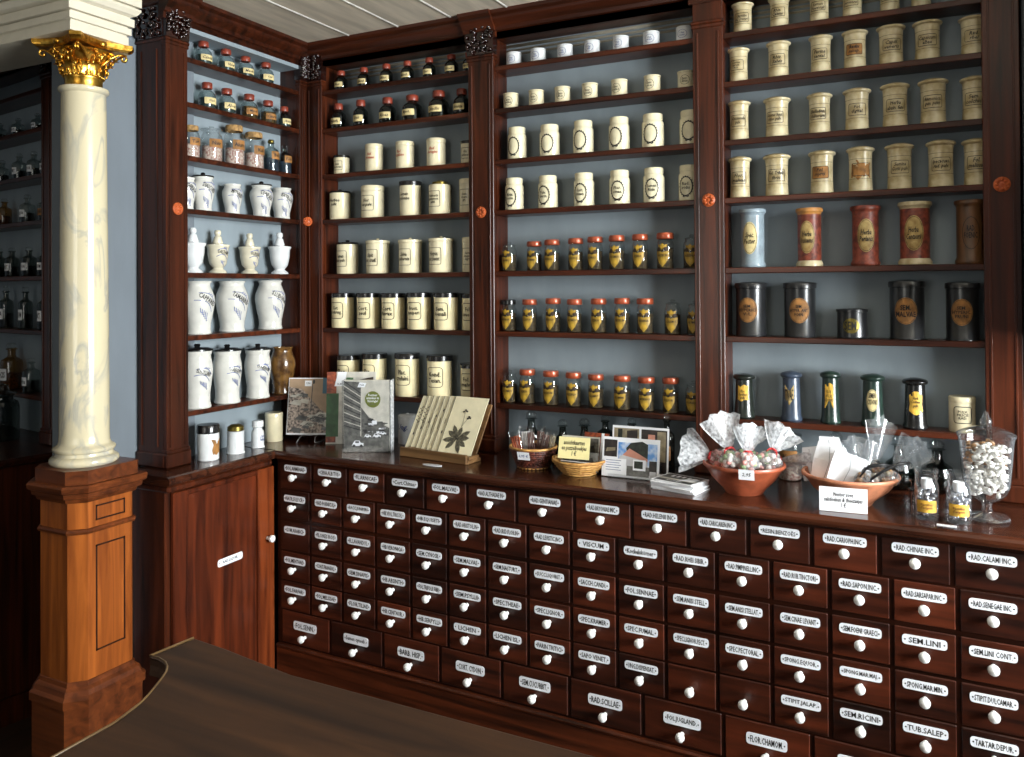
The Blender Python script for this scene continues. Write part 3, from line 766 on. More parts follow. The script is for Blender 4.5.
def j_wreath(o, R, H, txt, v):          # ivory jar with wide neck and an oval wreath
    pr = sc([(0,0), (.95,0), (.98,.015), (1,.04), (1,.70), (.98,.75), (.9,.79), (.88,.80), (.88,.82)], R, H)
    part(o, 'body', pr, m_ivory); part(o, 'lid', sc([(.86,.815), (.9,.825), (.9,.975), (.86,1), (0,1)], R, H), m_ivory)
    def fn(mb, f):
        mb.ribbon(f, oval(0, .40*H, 1.25*R, .52*H), .0034, 0, closed=True)
        for s in (-1, 1): mb.ribbon(f, [(0, .145*H), (s*.16*R, .10*H), (s*.3*R, .13*H)], .003, 0)
        for k in range(20):
            a = 2*PI*k/20; mb.fill(f, oval(.66*R*math.cos(a), .40*H+.275*H*math.sin(a), .006, .004, 6), 0, .0011, 1)
        if txt: mb.text(f, txt, 0, .42*H, .9*R, .2*H, 0)
    lab(o, pr, fn, [m_ink])
def j_flask(o, R, H, txt, v):           # glass sweet jar with copper lid and printed shield
    pr = sc([(0,0), (.93,0), (1,.03), (1,.66), (.93,.74), (.82,.79), (.78,.81), (.78,.87)], R, H)
    part(o, 'body', pr, g_clear)
    if v == 'g': part(o, 'stopper', sc([(.8,.86), (.86,.88), (.5,.92), (.2,.93), (.3,.97), (.2,1), (0,1)], R, H), g_clear)
    elif v == 'k': part(o, 'lid', sc([(.85,.84), (.9,.85), (.9,.97), (.8,1), (0,1)], R, H), m_black)
    else: part(o, 'lid', sc([(.96,.83), (1.0,.845), (1.0,.95), (.93,1), (0,1)], R, H), m_copper)
    part(o, 'contents', sc([(0,.02), (.9,.02), (.92,.05), (.92,.56), (0,.62)], R, H), m_dark, 14)
    def fn(mb, f):
        mb.fill(f, [(-.8*R, .48*H), (-.4*R, .5*H), (0, .45*H), (.4*R, .5*H), (.8*R, .48*H), (.76*R, .32*H), (.45*R, .17*H), (0, .05*H), (-.45*R, .17*H), (-.76*R, .32*H)], 0)
        for s in (-1, 1): mb.fill(f, oval(s*.4*R, .54*H, .5*R, .13*H, 10), 1, .0012)
        mb.fill(f, [(-.4*R, .52*H), (.4*R, .52*H), (.6*R, .68*H), (.2*R, .66*H), (0, .72*H), (-.2*R, .66*H), (-.6*R, .68*H)], 0, .001)
        mb.text(f, txt, 0, .37*H, 1.2*R, .07*H, 1, .0014)
    lab(o, pr, fn, [m_goldl, m_lobe])
def j_ceram(o, R, H, txt, v):           # slim ceramic jar with overhanging domed lid
    m = m_cream2 if v[0] != 'm' else m_brown
    pr = sc([(0,0), (.80,0), (.85,.02), (.83,.08), (.80,.3), (.79,.62), (.82,.8), (.84,.86)], R, H)
    part(o, 'body', pr, m_cream2); part(o, 'lid', sc([(.84,.86), (.97,.885), (1,.90), (1,.925), (.9,.95), (.5,.985), (0,1)], R, H), m_cream2)
    def fn(mb, f):
        if v == 'b': mb.fill(f, rrect(0, .47*H, 1.35*R, .27*H, .02*H, 2), 1)
        if v == 'm': mb.fill(f, [(x*R, z*H) for x, z in ((-.8,.3), (-.2,.24), (.3,.32), (.75,.28), (.7,.5), (.8,.62), (.2,.6), (-.3,.68), (-.75,.6))], 1)
        mb.ribbon(f, rrect(0, .47*H, 1.35*R, .27*H, .03*H, 2), .0016, 0, closed=True)
        mb.text(f, txt, 0, .47*H, 1.2*R, .2*H, 0, .0014, shear=.3)
        for z in (.27, .70): mb.ribbon(f, [(x*R*.2, z*H) for x in range(-6, 7)], .0009, 0)
    lab(o, pr, fn, [m_ink, m_brown])
def j_tall(o, R, H, txt, v):            # tall cylinder with rolled rim and foot, large oval label
    m = {'blue': m_blueg, 'rust': m_rust, 'rust2': m_rust, 'rustw': m_rust, 'brown': m_brownt}[v]
    rim = {'blue': m_blueg, 'rust': m_orange, 'rust2': m_rust, 'rustw': m_cream2, 'brown': m_brownt}[v]
    pr = sc([(0,.0), (.92,.0), (.97,.03), (.97,.05), (.86,.10), (.86,.90)], R, H)
    part(o, 'body', pr, m); part(o, 'rim', sc([(.86,.89), (.9,.92), (1,.945), (1,.985), (.96,1), (0,1)], R, H), rim)
    if v in ('rustw', 'rust'): part(o, 'foot', sc([(.9,-.0), (.985,.005), (.99,.05), (.88,.10)], R, H), m_cream2)
    if v == 'brown': lab(o, pr, lambda mb, f: (mb.ribbon(f, oval(0, .48*H, 1.25*R, .5*H), .0016, 0, closed=True), mb.text(f, txt, 0, .5*H, R, .2*H, 0)), [m_dkprint]); return
    lab(o, pr, lambda mb, f: (mb.fill(f, oval(0, .5*H, 1.32*R, .56*H), 1), mb.ribbon(f, oval(0, .5*H, 1.2*R, .52*H), .0012, 0, closed=True), mb.text(f, txt, 0, .5*H, 1.0*R, .2*H, 0, .0014, shear=.3)), [m_ink, m_paper if v == 'blue' else m_ovl])
def j_can(o, R, H, txt, v):             # black tin canister with deep lid
    pr = sc([(0,0), (.96,0), (.97,.02), (.93,.04), (.93,.9)], R, H)
    part(o, 'body', pr, m_can); part(o, 'lid', sc([(.94,.87), (1,.88), (1,.955), (.97,.97), (.6,.985), (0,1)], R, H), m_can)
    if v == 's': lab(o, pr, lambda mb, f: (mb.fill(f, oval(0, .42*H, 1.1*R, .5*H), 1), mb.text(f, txt, 0, .42*H, .9*R, .3*H, 0)), [m_ink, m_brass]); return
    lab(o, pr, lambda mb, f: (mb.fill(f, oval(0, .48*H, 1.3*R, .45*H), 1), mb.ribbon(f, oval(0, .48*H, 1.2*R, .42*H), .001, 0, closed=True), mb.text(f, txt, 0, .48*H, 1.1*R, .2*H, 0, .0014)), [m_dkprint, m_brown])
def j_vial(o, R, H, txt, v):            # flared tin with rimmed lid
    m = {'gb': m_gblk, 'sl': m_slate, 'gr': m_green, 'dg': m_green, 'bk': m_black}[v]
    pr = sc([(0,0), (.97,0), (1,.02), (1,.05), (.9,.10), (.80,.5), (.77,.87)], R, H)
    part(o, 'body', pr, m); part(o, 'lid', sc([(.78,.86), (.96,.88), (1,.90), (1,.93), (.88,.96), (.4,.99), (0,1)], R, H), m)
    sh = {'gb': [(-.62,.42), (-.2,.38), (.3,.42), (.66,.40), (.6,.6), (.66,.74), (.1,.76), (-.3,.70), (-.62,.74)], 'gr': [(-.5,.30), (.5,.30), (.52,.5), (.5,.74), (.1,.78), (-.5,.74)],
        'sl': [(-.55,.72), (.55,.72), (.5,.46), (0,.32), (-.5,.46)], 'bk': [(-.66,.36), (-.3,.30), (0,.28), (.3,.30), (.66,.36), (.6,.5), (.68,.66), (.2,.74), (-.2,.74), (-.68,.66), (-.6,.5)]}
    def fn(mb, f):
        pts = [(x*R, z*H) for x, z in sh[v]] if v in sh else oval(0, .5*H, 1.2*R, .42*H)
        mb.fill(f, pts, 1); 
        if v == 'dg': mb.ribbon(f, oval(0, .5*H, 1.1*R, .38*H), .001, 0, closed=True)
        mb.text(f, txt, 0, .53*H, .95*R, .22*H, 0, .0014, shear=.3)
    lab(o, pr, fn, [m_ink, {'gb': m_yell, 'gr': m_yell, 'sl': m_ovl, 'dg': m_paper, 'bk': m_yell}[v]])
def blue_scroll(mb, f, R, z, H, txt, s=1., tilt=-.5):
    w = 1.5*R*s; hh = .17*H*s; c, q = math.cos(tilt), math.sin(tilt)
    def tr(pts): return [(.1*R+x*c-y*q, z+x*q+y*c) for x, y in pts]
    arc = [(-w/2+w*i/8, .12*H*s*math.sin(PI*i/8)) for i in range(9)]
    hh *= 1.25
    mb.ribbon(f, tr([(x, y+hh*.5) for x, y in arc]), .0024, 1); mb.ribbon(f, tr([(x, y-hh*.5) for x, y in arc]), .0024, 1)
    mb.text(f, txt, .1*R-q*.09*H*s, z+c*.09*H*s, w*.9, hh*.62, 2, .0014, rot=tilt)
    for k in range(5):
        a = tr([(w*(-.1+.1*k), -hh*.9), (w*(.0+.12*k), -hh*(1.3+.12*k)), (w*(.12+.1*k), -hh*(1.2+.1*k))]); mb.ribbon(f, a, .0026, 1)
    for k in range(3): mb.ribbon(f, tr([(-w*.1+k*.1*w, hh*1.0), (k*.12*w, hh*1.3)]), .0024, 1)
def j_alb(o, R, H, txt, v):             # small faience jar
    pr = sc([(0,0), (.70,0), (.74,.02), (.70,.08), (.72,.2), (.9,.48), (1,.66), (.97,.78), (.80,.88), (.77,.92), (.86,.98), (.85,1), (0,.99)], R, H*.9)
    part(o, 'body', pr, m_bluew)
    if v != 'o': part(o, 'lid', sc([(.86,.89), (.9,.90), (.88,.93), (.4,.95), (.16,.96), (.2,.99), (.12,1.02), (0,1.02)], R, H), m_black)
    lab(o, pr, lambda mb, f: blue_scroll(mb, f, R, .52*H, H, txt, 1.), [m_pblue, m_blue, m_ink])
def j_urn(o, R, H, txt, v):             # footed urn with corked spout
    pr = sc([(0,0), (.74,0), (.76,.02), (.70,.05), (.50,.09), (.44,.12), (.56,.16), (.72,.22), (.86,.42), (.9,.58), (1,.63), (1,.66), (.86,.67), (.4,.69)], R, H)
    part(o, 'body', pr, m_urnc if v != 'w' else m_white)
    part(o, 'stopper', sc([(.40,.68), (.44,.71), (.30,.85), (.20,.87), (.28,.91), (.28,.97), (.2,1), (0,1)], R, H), m_urnc if v != 'w' else m_white, 14)
    if txt: lab(o, pr, lambda mb, f: blue_scroll(mb, f, R, .42*H, H*.8, txt, .85, -.2), [m_pblue, m_blue, m_ink])
def j_vase(o, R, H, txt, v):            # tall baluster vase, open
    pr = sc([(0,0), (.74,0), (.79,.02), (.73,.09), (.75,.2), (.9,.42), (1,.60), (.96,.72), (.80,.85), (.72,.91), (.73,.95), (.82,.99), (.79,1), (.70,.99), (.68,.92), (0,.90)], R, H)
    part(o, 'body', pr, m_bluew if v != 'j' else m_glazeb, 28)
    if txt: lab(o, pr, lambda mb, f: blue_scroll(mb, f, R, .60*H, H*.8, txt, .95, -.55), [m_pblue, m_blue, m_ink])
def j_lidvase(o, R, H, txt, v):         # baluster jar with black lid
    h = H*.9
    pr = sc([(0,0), (.86,0), (.9,.02), (.82,.1), (.82,.25), (.94,.5), (1,.66), (.97,.76), (.88,.88), (.87,.92), (.94,.97), (.94,1), (0,1)], R, h)
    part(o, 'body', pr, m_bluew, 28)
    part(o, 'lid', sc([(1.0,.90), (1.02,.905), (1.02,.925), (.7,.95), (.2,.955), (.16,.965), (.22,.99), (.14,1.01), (0,1.01)], R, H), m_black)
    lab(o, pr, lambda mb, f: blue_scroll(mb, f, R, .58*h, h*.7, txt, .8, -.35), [m_pblue, m_blue, m_ink])
def j_gjar(o, R, H, txt, v):            # clear glass jar: cork, glass lid or thin stopper
    if v == 's': pr = sc([(0,0), (.95,0), (1,.03), (1,.58), (.85,.68), (.40,.76), (.36,.88), (.5,.9)], R, H)
    else: pr = sc([(0,0), (.95,0), (1,.03), (1,.66), (.92,.75), (.78,.80), (.76,.86), (.84,.88)], R, H)
    part(o, 'body', pr, g_clear if v != 's' else g_bottle)
    part(o, 'contents', sc([(0,.02), (.9,.02), (.93,.05), (.93,.42), (0,.44)], R, H), {'c': m_pale, 'l': m_pale, 's': m_slate}[v], 16)
    if v == 'c': part(o, 'cork', sc([(.80,.85), (.86,.88), (.84,.98), (.78,1), (0,1)], R, H), m_cork, 16)
    elif v == 'l': part(o, 'lid', sc([(.88,.88), (1.0,.89), (1.0,.92), (.5,.95), (.2,.96), (.25,1), (0,1)], R, H), g_clear, 16)
    else: part(o, 'stopper', sc([(.34,.88), (.38,.9), (.42,.95), (.3,1), (0,1)], R, H), m_brass if R > .03 else g_clear, 12)
    lab(o, pr, lambda mb, f: (mb.fill(f, rrect(0, .5*H, 1.5*R, .24*H, .02*H, 2), 0), mb.text(f, txt, 0, .5*H, 1.2*R, .1*H, 1)), [m_brown, m_ink])
def j_stop(o, R, H, txt, v):            # square shouldered dispensing bottle with glass stopper
    gl = {'k': g_dark, 'c': g_bottle, 'a': g_amber}[v[0]]
    pr = sc([(0,0), (.95,0), (1,.03), (1,.55), (.92,.63), (.42,.70), (.36,.74), (.36,.84), (.52,.86), (.52,.88)], R, H)
    part(o, 'body', pr, gl, 16); part(o, 'stopper', sc([(.3,.87), (.46,.90), (.5,.95), (.3,1), (0,1)], R, H), g_clear, 12)
    part(o, 'contents', sc([(0,.02), (.9,.02), (.92,.05), (.92,.35), (0,.36)], R, H), {'k': m_liq, 'c': m_liq, 'a': m_amber}[v[0]], 12)
    if txt: lab(o, pr, lambda mb, f: (mb.fill(f, rrect(0, .33*H, 1.4*R, .25*H, .02*H, 2), 0), mb.text(f, txt, 0, .33*H, 1.1*R, .13*H, 1)), [m_wpap if v[1:] != 'o' else m_brown, m_ink])
def j_big(o, R, H, txt, v):             # large storage jar with flat glass lid and white label
    pr = sc([(0,0), (.95,0), (1,.02), (1,.60), (.9,.68), (.62,.72), (.6,.76), (.72,.78)], R, H)
    part(o, 'body', pr, g_dark); part(o, 'lid', sc([(.72,.78), (.86,.80), (.86,.84), (.4,.88), (.3,.94), (.34,.98), (0,1)], R, H), g_bottle)
    lab(o, pr, lambda mb, f: (mb.fill(f, rrect(0, .34*H, 1.25*R, .34*H, .05*H, 2), 0), mb.text(f, txt, 0, .34*H, .9*R, .2*H, 1)), [m_wpap, m_ink])
def j_round(o, R, H, txt, v):           # round bellied decanter with glass stopper
    pr = sc([(0,0), (.7,0), (.95,.1), (1,.3), (.85,.48), (.4,.58), (.3,.66), (.3,.8), (.5,.82)], R, H)
    part(o, 'body', pr, g_dark); part(o, 'stopper', sc([(.26,.81), (.42,.86), (.44,.93), (.2,1), (0,1)], R, H), g_clear, 12)
    part(o, 'contents', sc([(0,.02), (.66,.02), (.9,.1), (.95,.3), (0,.31)], R, H), m_liq, 14)

def put(fn, name, cat, look, group, place, row, i, n, pos, rz, w, h, txt, v, z=None):
    if z is None: z = (SZ+[TOP])[row-1]+.0004
    lb = look+', '+where(i, n, row, place)
    if len(lb.split()) > 16: lb = look+', '+where(i, n, row, place).replace(' from left on', ',').replace(' on ', ' ').replace(' of the', ',').replace(' below the', ' below')
    o = thing(name, lb, cat, (pos[0], pos[1], z), rz, group)
    fn(o, w/2, h, txt, v); return o
def shelf_row(place, row, items, group, frame='b'):
    n = len(items)
    for i, it in enumerate(items):
        fn, name, cat, look, x, w, h, txt, v = it
        y_ = .047
        if frame == 'b':
            for q0_, q1_ in BX:
                if q0_-.02 < x < q1_+.02: 
                    if x+w*.53 > q1_-.002: w = min(w, .08); y_ = .0145+.53*w
                    x = max(q0_+w*.53, min(q1_+.0295-w*.53, x))
        elif frame == 'l': x = max(-.613+w*.53, min(-.05-w*.53, x))
        if frame == 'b': pos, rz = (x, y_), RN.uniform(-.12, .12)
        elif frame == 'l': pos, rz = (-.047 if w < .09 else -.04, x), PI/2+RN.uniform(-.12, .12)-(.36 if 4 <= row <= 7 else .1)
        else: pos, rz = alc(-x, .047), ALA+RN.uniform(-.1, .1)
        put(fn, name, cat, look, group, place, row, i, n, pos, rz, w, h, txt, v)
CB, MBY, RB, LC, AC = 'the corner bay', 'the middle bay', 'the right bay', 'the left wall case', 'the alcove'
def mk(fn, name, cat, look, xs, txts, v, dw=1.):
    if isinstance(v, str) and len(v) == len(xs) > 3: v = list(v)
    return [(fn, name, cat, look if isinstance(look, str) else look[i], x, w*dw, h, txts[i % len(txts)], v if isinstance(v, str) else v[i]) for i, (x, w, h) in enumerate(xs)]
LAT = ['Rhiz.', 'Calend.', 'Valer.', 'Menth.', 'Opii', 'Aloes', 'Myrrh.', 'Catechu', 'Arnica', 'Galbani']
# corner bay
shelf_row(CB, 1, mk(j_bottle, 'glass_bottle', 'bottle', 'dark bottle with red cap', [(.140,.053,.084), (.255,.052,.083), (.365,.052,.083), (.465,.051,.082), (.566,.050,.081), (.666,.053,.08), (.748,.049,.076)], LAT, 'd'), 'red capped bottles of the corner bay')
shelf_row(CB, 2, mk(j_bottle, 'glass_bottle', 'bottle', 'dark bottle with red cap', [(.126,.061,.106), (.239,.060,.109), (.370,.067,.104), (.487,.078,.101), (.608,.078,.104), (.710,.064,.1)], LAT[3:], 'd'), 'red capped bottles of the corner bay')
shelf_row(CB, 3, mk(j_pot, 'ceramic_pot', 'pot', ['small cream pot with framed black writing']+['cream pot with red lettering']*3+['cream pot with dark lid'], [(.141,.065,.078), (.304,.072,.110), (.452,.074,.108), (.595,.075,.107), (.737,.058,.086)], ['Rhiz.\nzedoariae', 'Rad.\ngentianae', 'Rad.\nangelicae', 'Rad.\nsenegae', 'Rhi.\nalthaeae'], ['df', 'ctr', 'ctr', 'ctr', 'df']), 'cream pots of the corner bay')
shelf_row(CB, 4, mk(j_pot, 'ceramic_pot', 'pot', ['cream pot with dark knobbed lid', 'cream pot with domed cream lid', 'cream pot with flat black lid', 'cream pot with small brass lid', 'slim cream pot with framed writing'], [(.132,.086,.123), (.296,.094,.128), (.476,.086,.134), (.611,.088,.128), (.735,.075,.128)], ['Herbae\npulv.', 'Flor.\nser.palv.', 'Semen\ncydoniae', 'Pulveris\ngummos.\nalth.', 'Sem.\nfoeni.\ngr.'], ['nt', 'cf', 'dt', 'bf', 'cf']), 'cream pots of the corner bay')
shelf_row(CB, 5, mk(j_pot, 'ceramic_pot', 'pot', ['white pot with dark knobbed lid']+['yellowish cream pot with cream knobbed lid']*3+['slim cream pot with framed writing'], [(.169,.089,.136), (.319,.094,.138), (.474,.092,.136), (.614,.093,.137), (.747,.085,.130)], ['Semen\nanisi pulv.', 'Stipit.\nser. crudi.', 'Salvia\npulverata', 'Herpus.\nser. bevist.', 'Sem.\nsinapis\nnigri'], ['nf', 'kf', 'kf', 'kf', 'cf']), 'cream pots of the corner bay')
shelf_row(CB, 6, mk(j_pot, 'lidded_tin', 'tin', 'cream tin with black lid', [(.144,.094,.140), (.272,.094,.140), (.392,.094,.139), (.514,.095,.141), (.635,.095,.140), (.745,.094,.137)], ['Cort.\ncondurang.', 'Cort.\nseul', 'Cort.\nfibrax', 'Fruct.\njuniperi', 'Sem.\nfoenali', 'Fol.\nuvae u.'], 'dF'), 'cream tins with black lids')
shelf_row(CB, 7, mk(j_pot, 'lidded_tin', 'tin', ['large cream tin with black lid']*4+['slim cream tin with black lid'], [(.171,.093,.150), (.301,.098,.160), (.457,.096,.166), (.605,.098,.162), (.735,.072,.135)], ['Flor.\ntiliae', 'Flor.\nsambuci', 'Plac.\ncrefaini', 'Kond.\nTesan.', 'Fol.\nmalv.'], 'dF'), 'cream tins with black lids')
# middle bay
shelf_row(MBY, 1, mk(j_pot, 'ceramic_pot', 'pot', 'tiny white lidded pot', [(x, .057, .054) for x in (.931,1.029,1.134,1.236,1.341,1.449,1.562)], ['Ung.\nzinci', 'Ung.\ncamph.', 'Ung.\nrosat.', 'Ung.\nalbi'], 'wsb'), 'tiny white pots of the middle bay')
shelf_row(MBY, 2, mk(j_pot, 'ceramic_pot', 'pot', 'small cream lidded pot', [(x, .056, .062) for x in (.918,1.021,1.123,1.227,1.335,1.451,1.566)], ['Extr.\nbellad.', 'Extr.\naloes', 'Extr.\nfilicis', 'Extr.\nsecale'], 'ks'), 'small cream pots of the middle bay')
shelf_row(MBY, 3, mk(j_wreath, 'ceramic_jar', 'jar', 'ivory jar with empty wreath', [(.942,.069,.117), (1.072,.073,.114), (1.201,.072,.116), (1.333,.072,.115), (1.452,.074,.114), (1.578,.072,.114)], [''], ''), 'ivory wreath jars')
shelf_row(MBY, 4, mk(j_wreath, 'ceramic_jar', 'jar', 'ivory jar with inscribed wreath', [(.930,.069,.117), (1.064,.071,.117), (1.202,.072,.117), (1.333,.072,.117), (1.454,.071,.117), (1.573,.070,.118)], ['Rhiz.\ntorm.', 'Pulv.\nGerm.', 'Cort.\ncinnam.', 'Flor.\ncinae', 'Semen\nRicin', 'Rad.\niridis'], ''), 'ivory wreath jars')
FT = ['CALAMUS', 'GUMMI', 'MYRRHA', 'SULFUR', 'BORAX', 'ALUMEN', 'CERA', 'NATRUM', 'RESINA']
FL = ['glass jar with shield label, lidless', 'copper lidded glass jar']
shelf_row(MBY, 5, mk(j_flask, 'glass_jar', 'jar', ['glass stoppered jar with gold shield']+[FL[1]]*7+['glass stoppered jar with gold shield'], [(.907,.055,.108), (1.008,.054,.106), (1.078,.055,.110), (1.169,.054,.112), (1.242,.054,.115), (1.321,.055,.117), (1.404,.054,.118), (1.491,.057,.120), (1.581,.055,.112)], FT, 'g'+'c'*7+'g'), 'copper lidded jars with gold shields')
shelf_row(MBY, 6, mk(j_flask, 'glass_jar', 'jar', ['dark lidded glass jar']+[FL[1]]*6+['glass stoppered jar with gold shield']*2, [(.905,.055,.114), (.988,.054,.115), (1.081,.055,.119), (1.163,.054,.116), (1.253,.055,.118), (1.339,.055,.120), (1.420,.057,.119), (1.515,.056,.115), (1.590,.054,.111)], FT[2:]+FT[:2], 'k'+'c'*6+'gg'), 'copper lidded jars with gold shields')
shelf_row(MBY, 7, mk(j_flask, 'glass_jar', 'jar', ['glass stoppered jar with gold shield']+[FL[1]]*7+['glass stoppered jar with gold shield'], [(.906,.057,.117), (.977,.058,.123), (1.070,.057,.121), (1.157,.056,.119), (1.241,.055,.116), (1.337,.059,.116), (1.422,.057,.114), (1.506,.056,.116), (1.584,.056,.108)], FT[5:]+FT[:5], 'g'+'c'*7+'g'), 'copper lidded jars with gold shields')
# right bay
CT = ['Capsulae\nfol. Doveri', 'Rhiz.\nCalami', 'Semen\nfoeniculi', 'Pulvis\ngummosus', 'Lycopod.', 'Cort.\nRhamni']
shelf_row(RB, 1, mk(j_ceram, 'ceramic_jar', 'jar', 'aged cream jar', [(1.751,.070,.102), (1.864,.069,.102), (1.982,.068,.102), (2.076,.066,.102), (2.179,.065,.102), (2.262,.064,.102)], CT, 'c'), 'aged cream jars of the right bay')
shelf_row(RB, 2, mk(j_ceram, 'ceramic_jar', 'jar', ['aged cream jar']*3+['aged cream jar with brown label']+['aged cream jar']*3, [(1.737,.069,.115), (1.860,.075,.119), (1.985,.071,.120), (2.082,.075,.121), (2.181,.080,.121), (2.277,.080,.120), (2.394,.077,.118)], ['Cortex\nhyrcul.\nfect.', 'Rhiz.\nSalvis', 'Farina\nsantal.', 'Radix\nsalsap.', 'Capill.\nveneris', 'Capsicum\nalbae', 'Rad.\nrhei'], 'cccbccc'), 'aged cream jars of the right bay')
shelf_row(RB, 3, mk(j_ceram, 'ceramic_jar', 'jar', 'aged cream jar', [(1.737,.072,.131), (1.854,.083,.129), (1.980,.075,.128), (2.086,.080,.130), (2.190,.081,.133), (2.290,.081,.134), (2.396,.077,.131)], ['Coccionella\npulv.', 'Succus liqui.\nritiae pulv.', 'Belladon.\nfoliorum', 'Fol.\ndigital.', 'Herba\nabsin. feni', 'Ammoniacu.\ngum. pulvis', 'Sem.\ncolchici'], 'c'), 'aged cream jars of the right bay')
shelf_row(RB, 4, mk(j_ceram, 'ceramic_jar', 'jar', ['aged cream jar']*2+['aged cream jar with brown label', 'stained brown mottled jar']+['aged cream jar']*3, [(1.733,.074,.135), (1.852,.083,.135), (1.985,.080,.135), (2.094,.080,.138), (2.200,.080,.138), (2.308,.080,.139), (2.398,.076,.137)], ['Flor.\nmalvae', 'Fol. Trifolii\nfibrini', 'Fol.\nmyrti.', '', 'Semina\nGutti pulv.', 'Ipecacuan.\nrad. pulv.', 'Fol.\nmelissae'], 'ccbmccc'), 'aged cream jars of the right bay')
shelf_row(RB, 5, mk(j_tall, 'tall_jar', 'jar', ['tall pale blue jar with oval label', 'tall rust red jar with orange rim', 'tall rust red jar with red rim', 'tall rust red jar with white rim', 'tall brown wooden jar'], [(1.776,.083,.184), (1.947,.080,.179), (2.106,.085,.178), (2.239,.092,.183), (2.380,.084,.182)], ['Spec.\nPector.', 'Herba\nbulsams', 'Herba\nPerlanis', 'Herba\nCentaurii', 'RAD.\nFOENIC.'], ['blue', 'rust', 'rust2', 'rustw', 'brown']), 'tall coloured jars')
shelf_row(RB, 6, mk(j_can, 'tin_canister', 'tin', ['large black tin with gold label']*2+['low black tin with worn brass label']+['large black tin with gold label']*2, [(1.769,.100,.173), (1.917,.099,.172), (2.066,.090,.090), (2.216,.1,.174), (2.359,.091,.168)], ['SEM.\nHYPERICI\nVUL.', 'SEM.\nHYPER. ANT\nFOEN.', 'SEM.', 'SEM.\nMALVAE', 'SEM.\nHYPERIC.\nPRUNI'], 'ttstt'), 'black tin canisters')
shelf_row(RB, 7, [(j_vial, 'flared_tin', 'tin', 'green black tin with torn yellow label', 1.745,.067,.140,'Flor.\nSambuci\npulv.','gb'), (j_vial, 'flared_tin', 'tin', 'slate blue tin with tan shield', 1.889,.065,.154,'TINAE','sl'), (j_vial, 'flared_tin', 'tin', 'green tin with yellow label', 2.003,.060,.159,'FLOR.\nVIOLAE\nODORAT.','gr'),
    (j_vial, 'flared_tin', 'tin', 'dark green tin with oval label', 2.121,.069,.155,'SEMEN\nCYDONI.','dg'), (j_vial, 'flared_tin', 'tin', 'black tin with ornate gold label', 2.235,.069,.148,'Herb.\nCochlear.\npulv.','bk'), (j_pot, 'ceramic_pot', 'pot', 'low cream pot with shield lettering', 2.355,.070,.100,'PULV.\nFILICIS\nRAD.','cF')], 'small tins of the right bay')
# left wall case
shelf_row(LC, 1, mk(j_bottle, 'glass_bottle', 'bottle', 'grey bottle with red cap', [(-.496,.059,.087), (-.390,.061,.086), (-.292,.061,.083), (-.184,.061,.086)], LAT[1:], 'l'), 'red capped bottles of the left wall case', 'l')
shelf_row(LC, 2, mk(j_bottle, 'glass_bottle', 'bottle', ['grey bottle with red cap']*2+['red capped bottle with brown contents']*2+['grey bottle with red cap'], [(-.480,.061,.098), (-.387,.063,.096), (-.274,.065,.098), (-.173,.063,.094), (-.082,.053,.088)], LAT[4:], 'llbbl'), 'red capped bottles of the left wall case', 'l')
shelf_row(LC, 3, [(j_gjar,'glass_jar','jar','corked clear glass jar',-.553,.060,.115,'Tart.','c'), (j_gjar,'glass_jar','jar','glass lidded wide jar',-.460,.076,.128,'Natr.','l'), (j_gjar,'glass_jar','jar','corked tall glass jar',-.351,.075,.150,'Alum.','c'), (j_gjar,'glass_jar','jar','corked jar of pinkish powder',-.250,.077,.140,'Kali','c'), (j_gjar,'glass_jar','jar','brass stoppered glass jar',-.157,.063,.128,'Bol.','s'), (j_gjar,'glass_jar','jar','narrow stoppered glass bottle',-.076,.056,.118,'Ferr.','s')], 'glass jars of the left wall case', 'l')
shelf_row(LC, 4, mk(j_alb, 'drug_jar', 'jar', ['white faience jar, edge only', 'white faience jar with black knob lid', 'slim white faience jar, lidless', 'white faience jar with black lid', 'white faience jar with black lid'], [(-.585,.07,.125), (-.500,.084,.137), (-.361,.076,.124), (-.218,.090,.136), (-.096,.088,.138)], ['THERIACA', 'DIASCORD.', 'MITHRID.', 'CONF.ALK.', 'EXTR.LIQ.'], 'okoko'), 'white faience jars', 'l')
shelf_row(LC, 5, mk(j_urn, 'footed_urn', 'urn', ['plain white footed urn', 'cream footed urn with blue scroll', 'cream footed urn with blue scroll', 'plain white footed urn'], [(-.546,.088,.16), (-.432,.084,.158), (-.274,.084,.155), (-.118,.09,.166)], ['', 'S.ALTHAE', 'OL.ROSAR', ''], 'wccw'), 'footed urns', 'l')
shelf_row(LC, 6, mk(j_vase, 'faience_vase', 'vase', 'large open white vase with blue scroll', [(-.530,.114,.188), (-.371,.120,.189), (-.172,.118,.192)], ['CAPPARES', 'TAMARIND', 'S.LUDON.M'], 'v'), 'large open vases', 'l')
shelf_row(LC, 7, mk(j_lidvase, 'lidded_vase', 'jar', 'large white jar with black lid', [(-.535,.106,.224), (-.396,.105,.213), (-.241,.101,.205)], ['ELECT.LENIT', 'U.AEGYPT', 'U.NERVIN'], 'v')+[(j_vase, 'stoneware_jug', 'jug', 'brown glazed stoneware jug', -.1, .105, .186, '', 'j')], 'large lidded vases', 'l')
t = thing('ceramic_pot', 'white pot with black lid and torn brown label, leftmost on cabinet top', 'pot', (.012, -.535, TOP+.0004), PI/2)
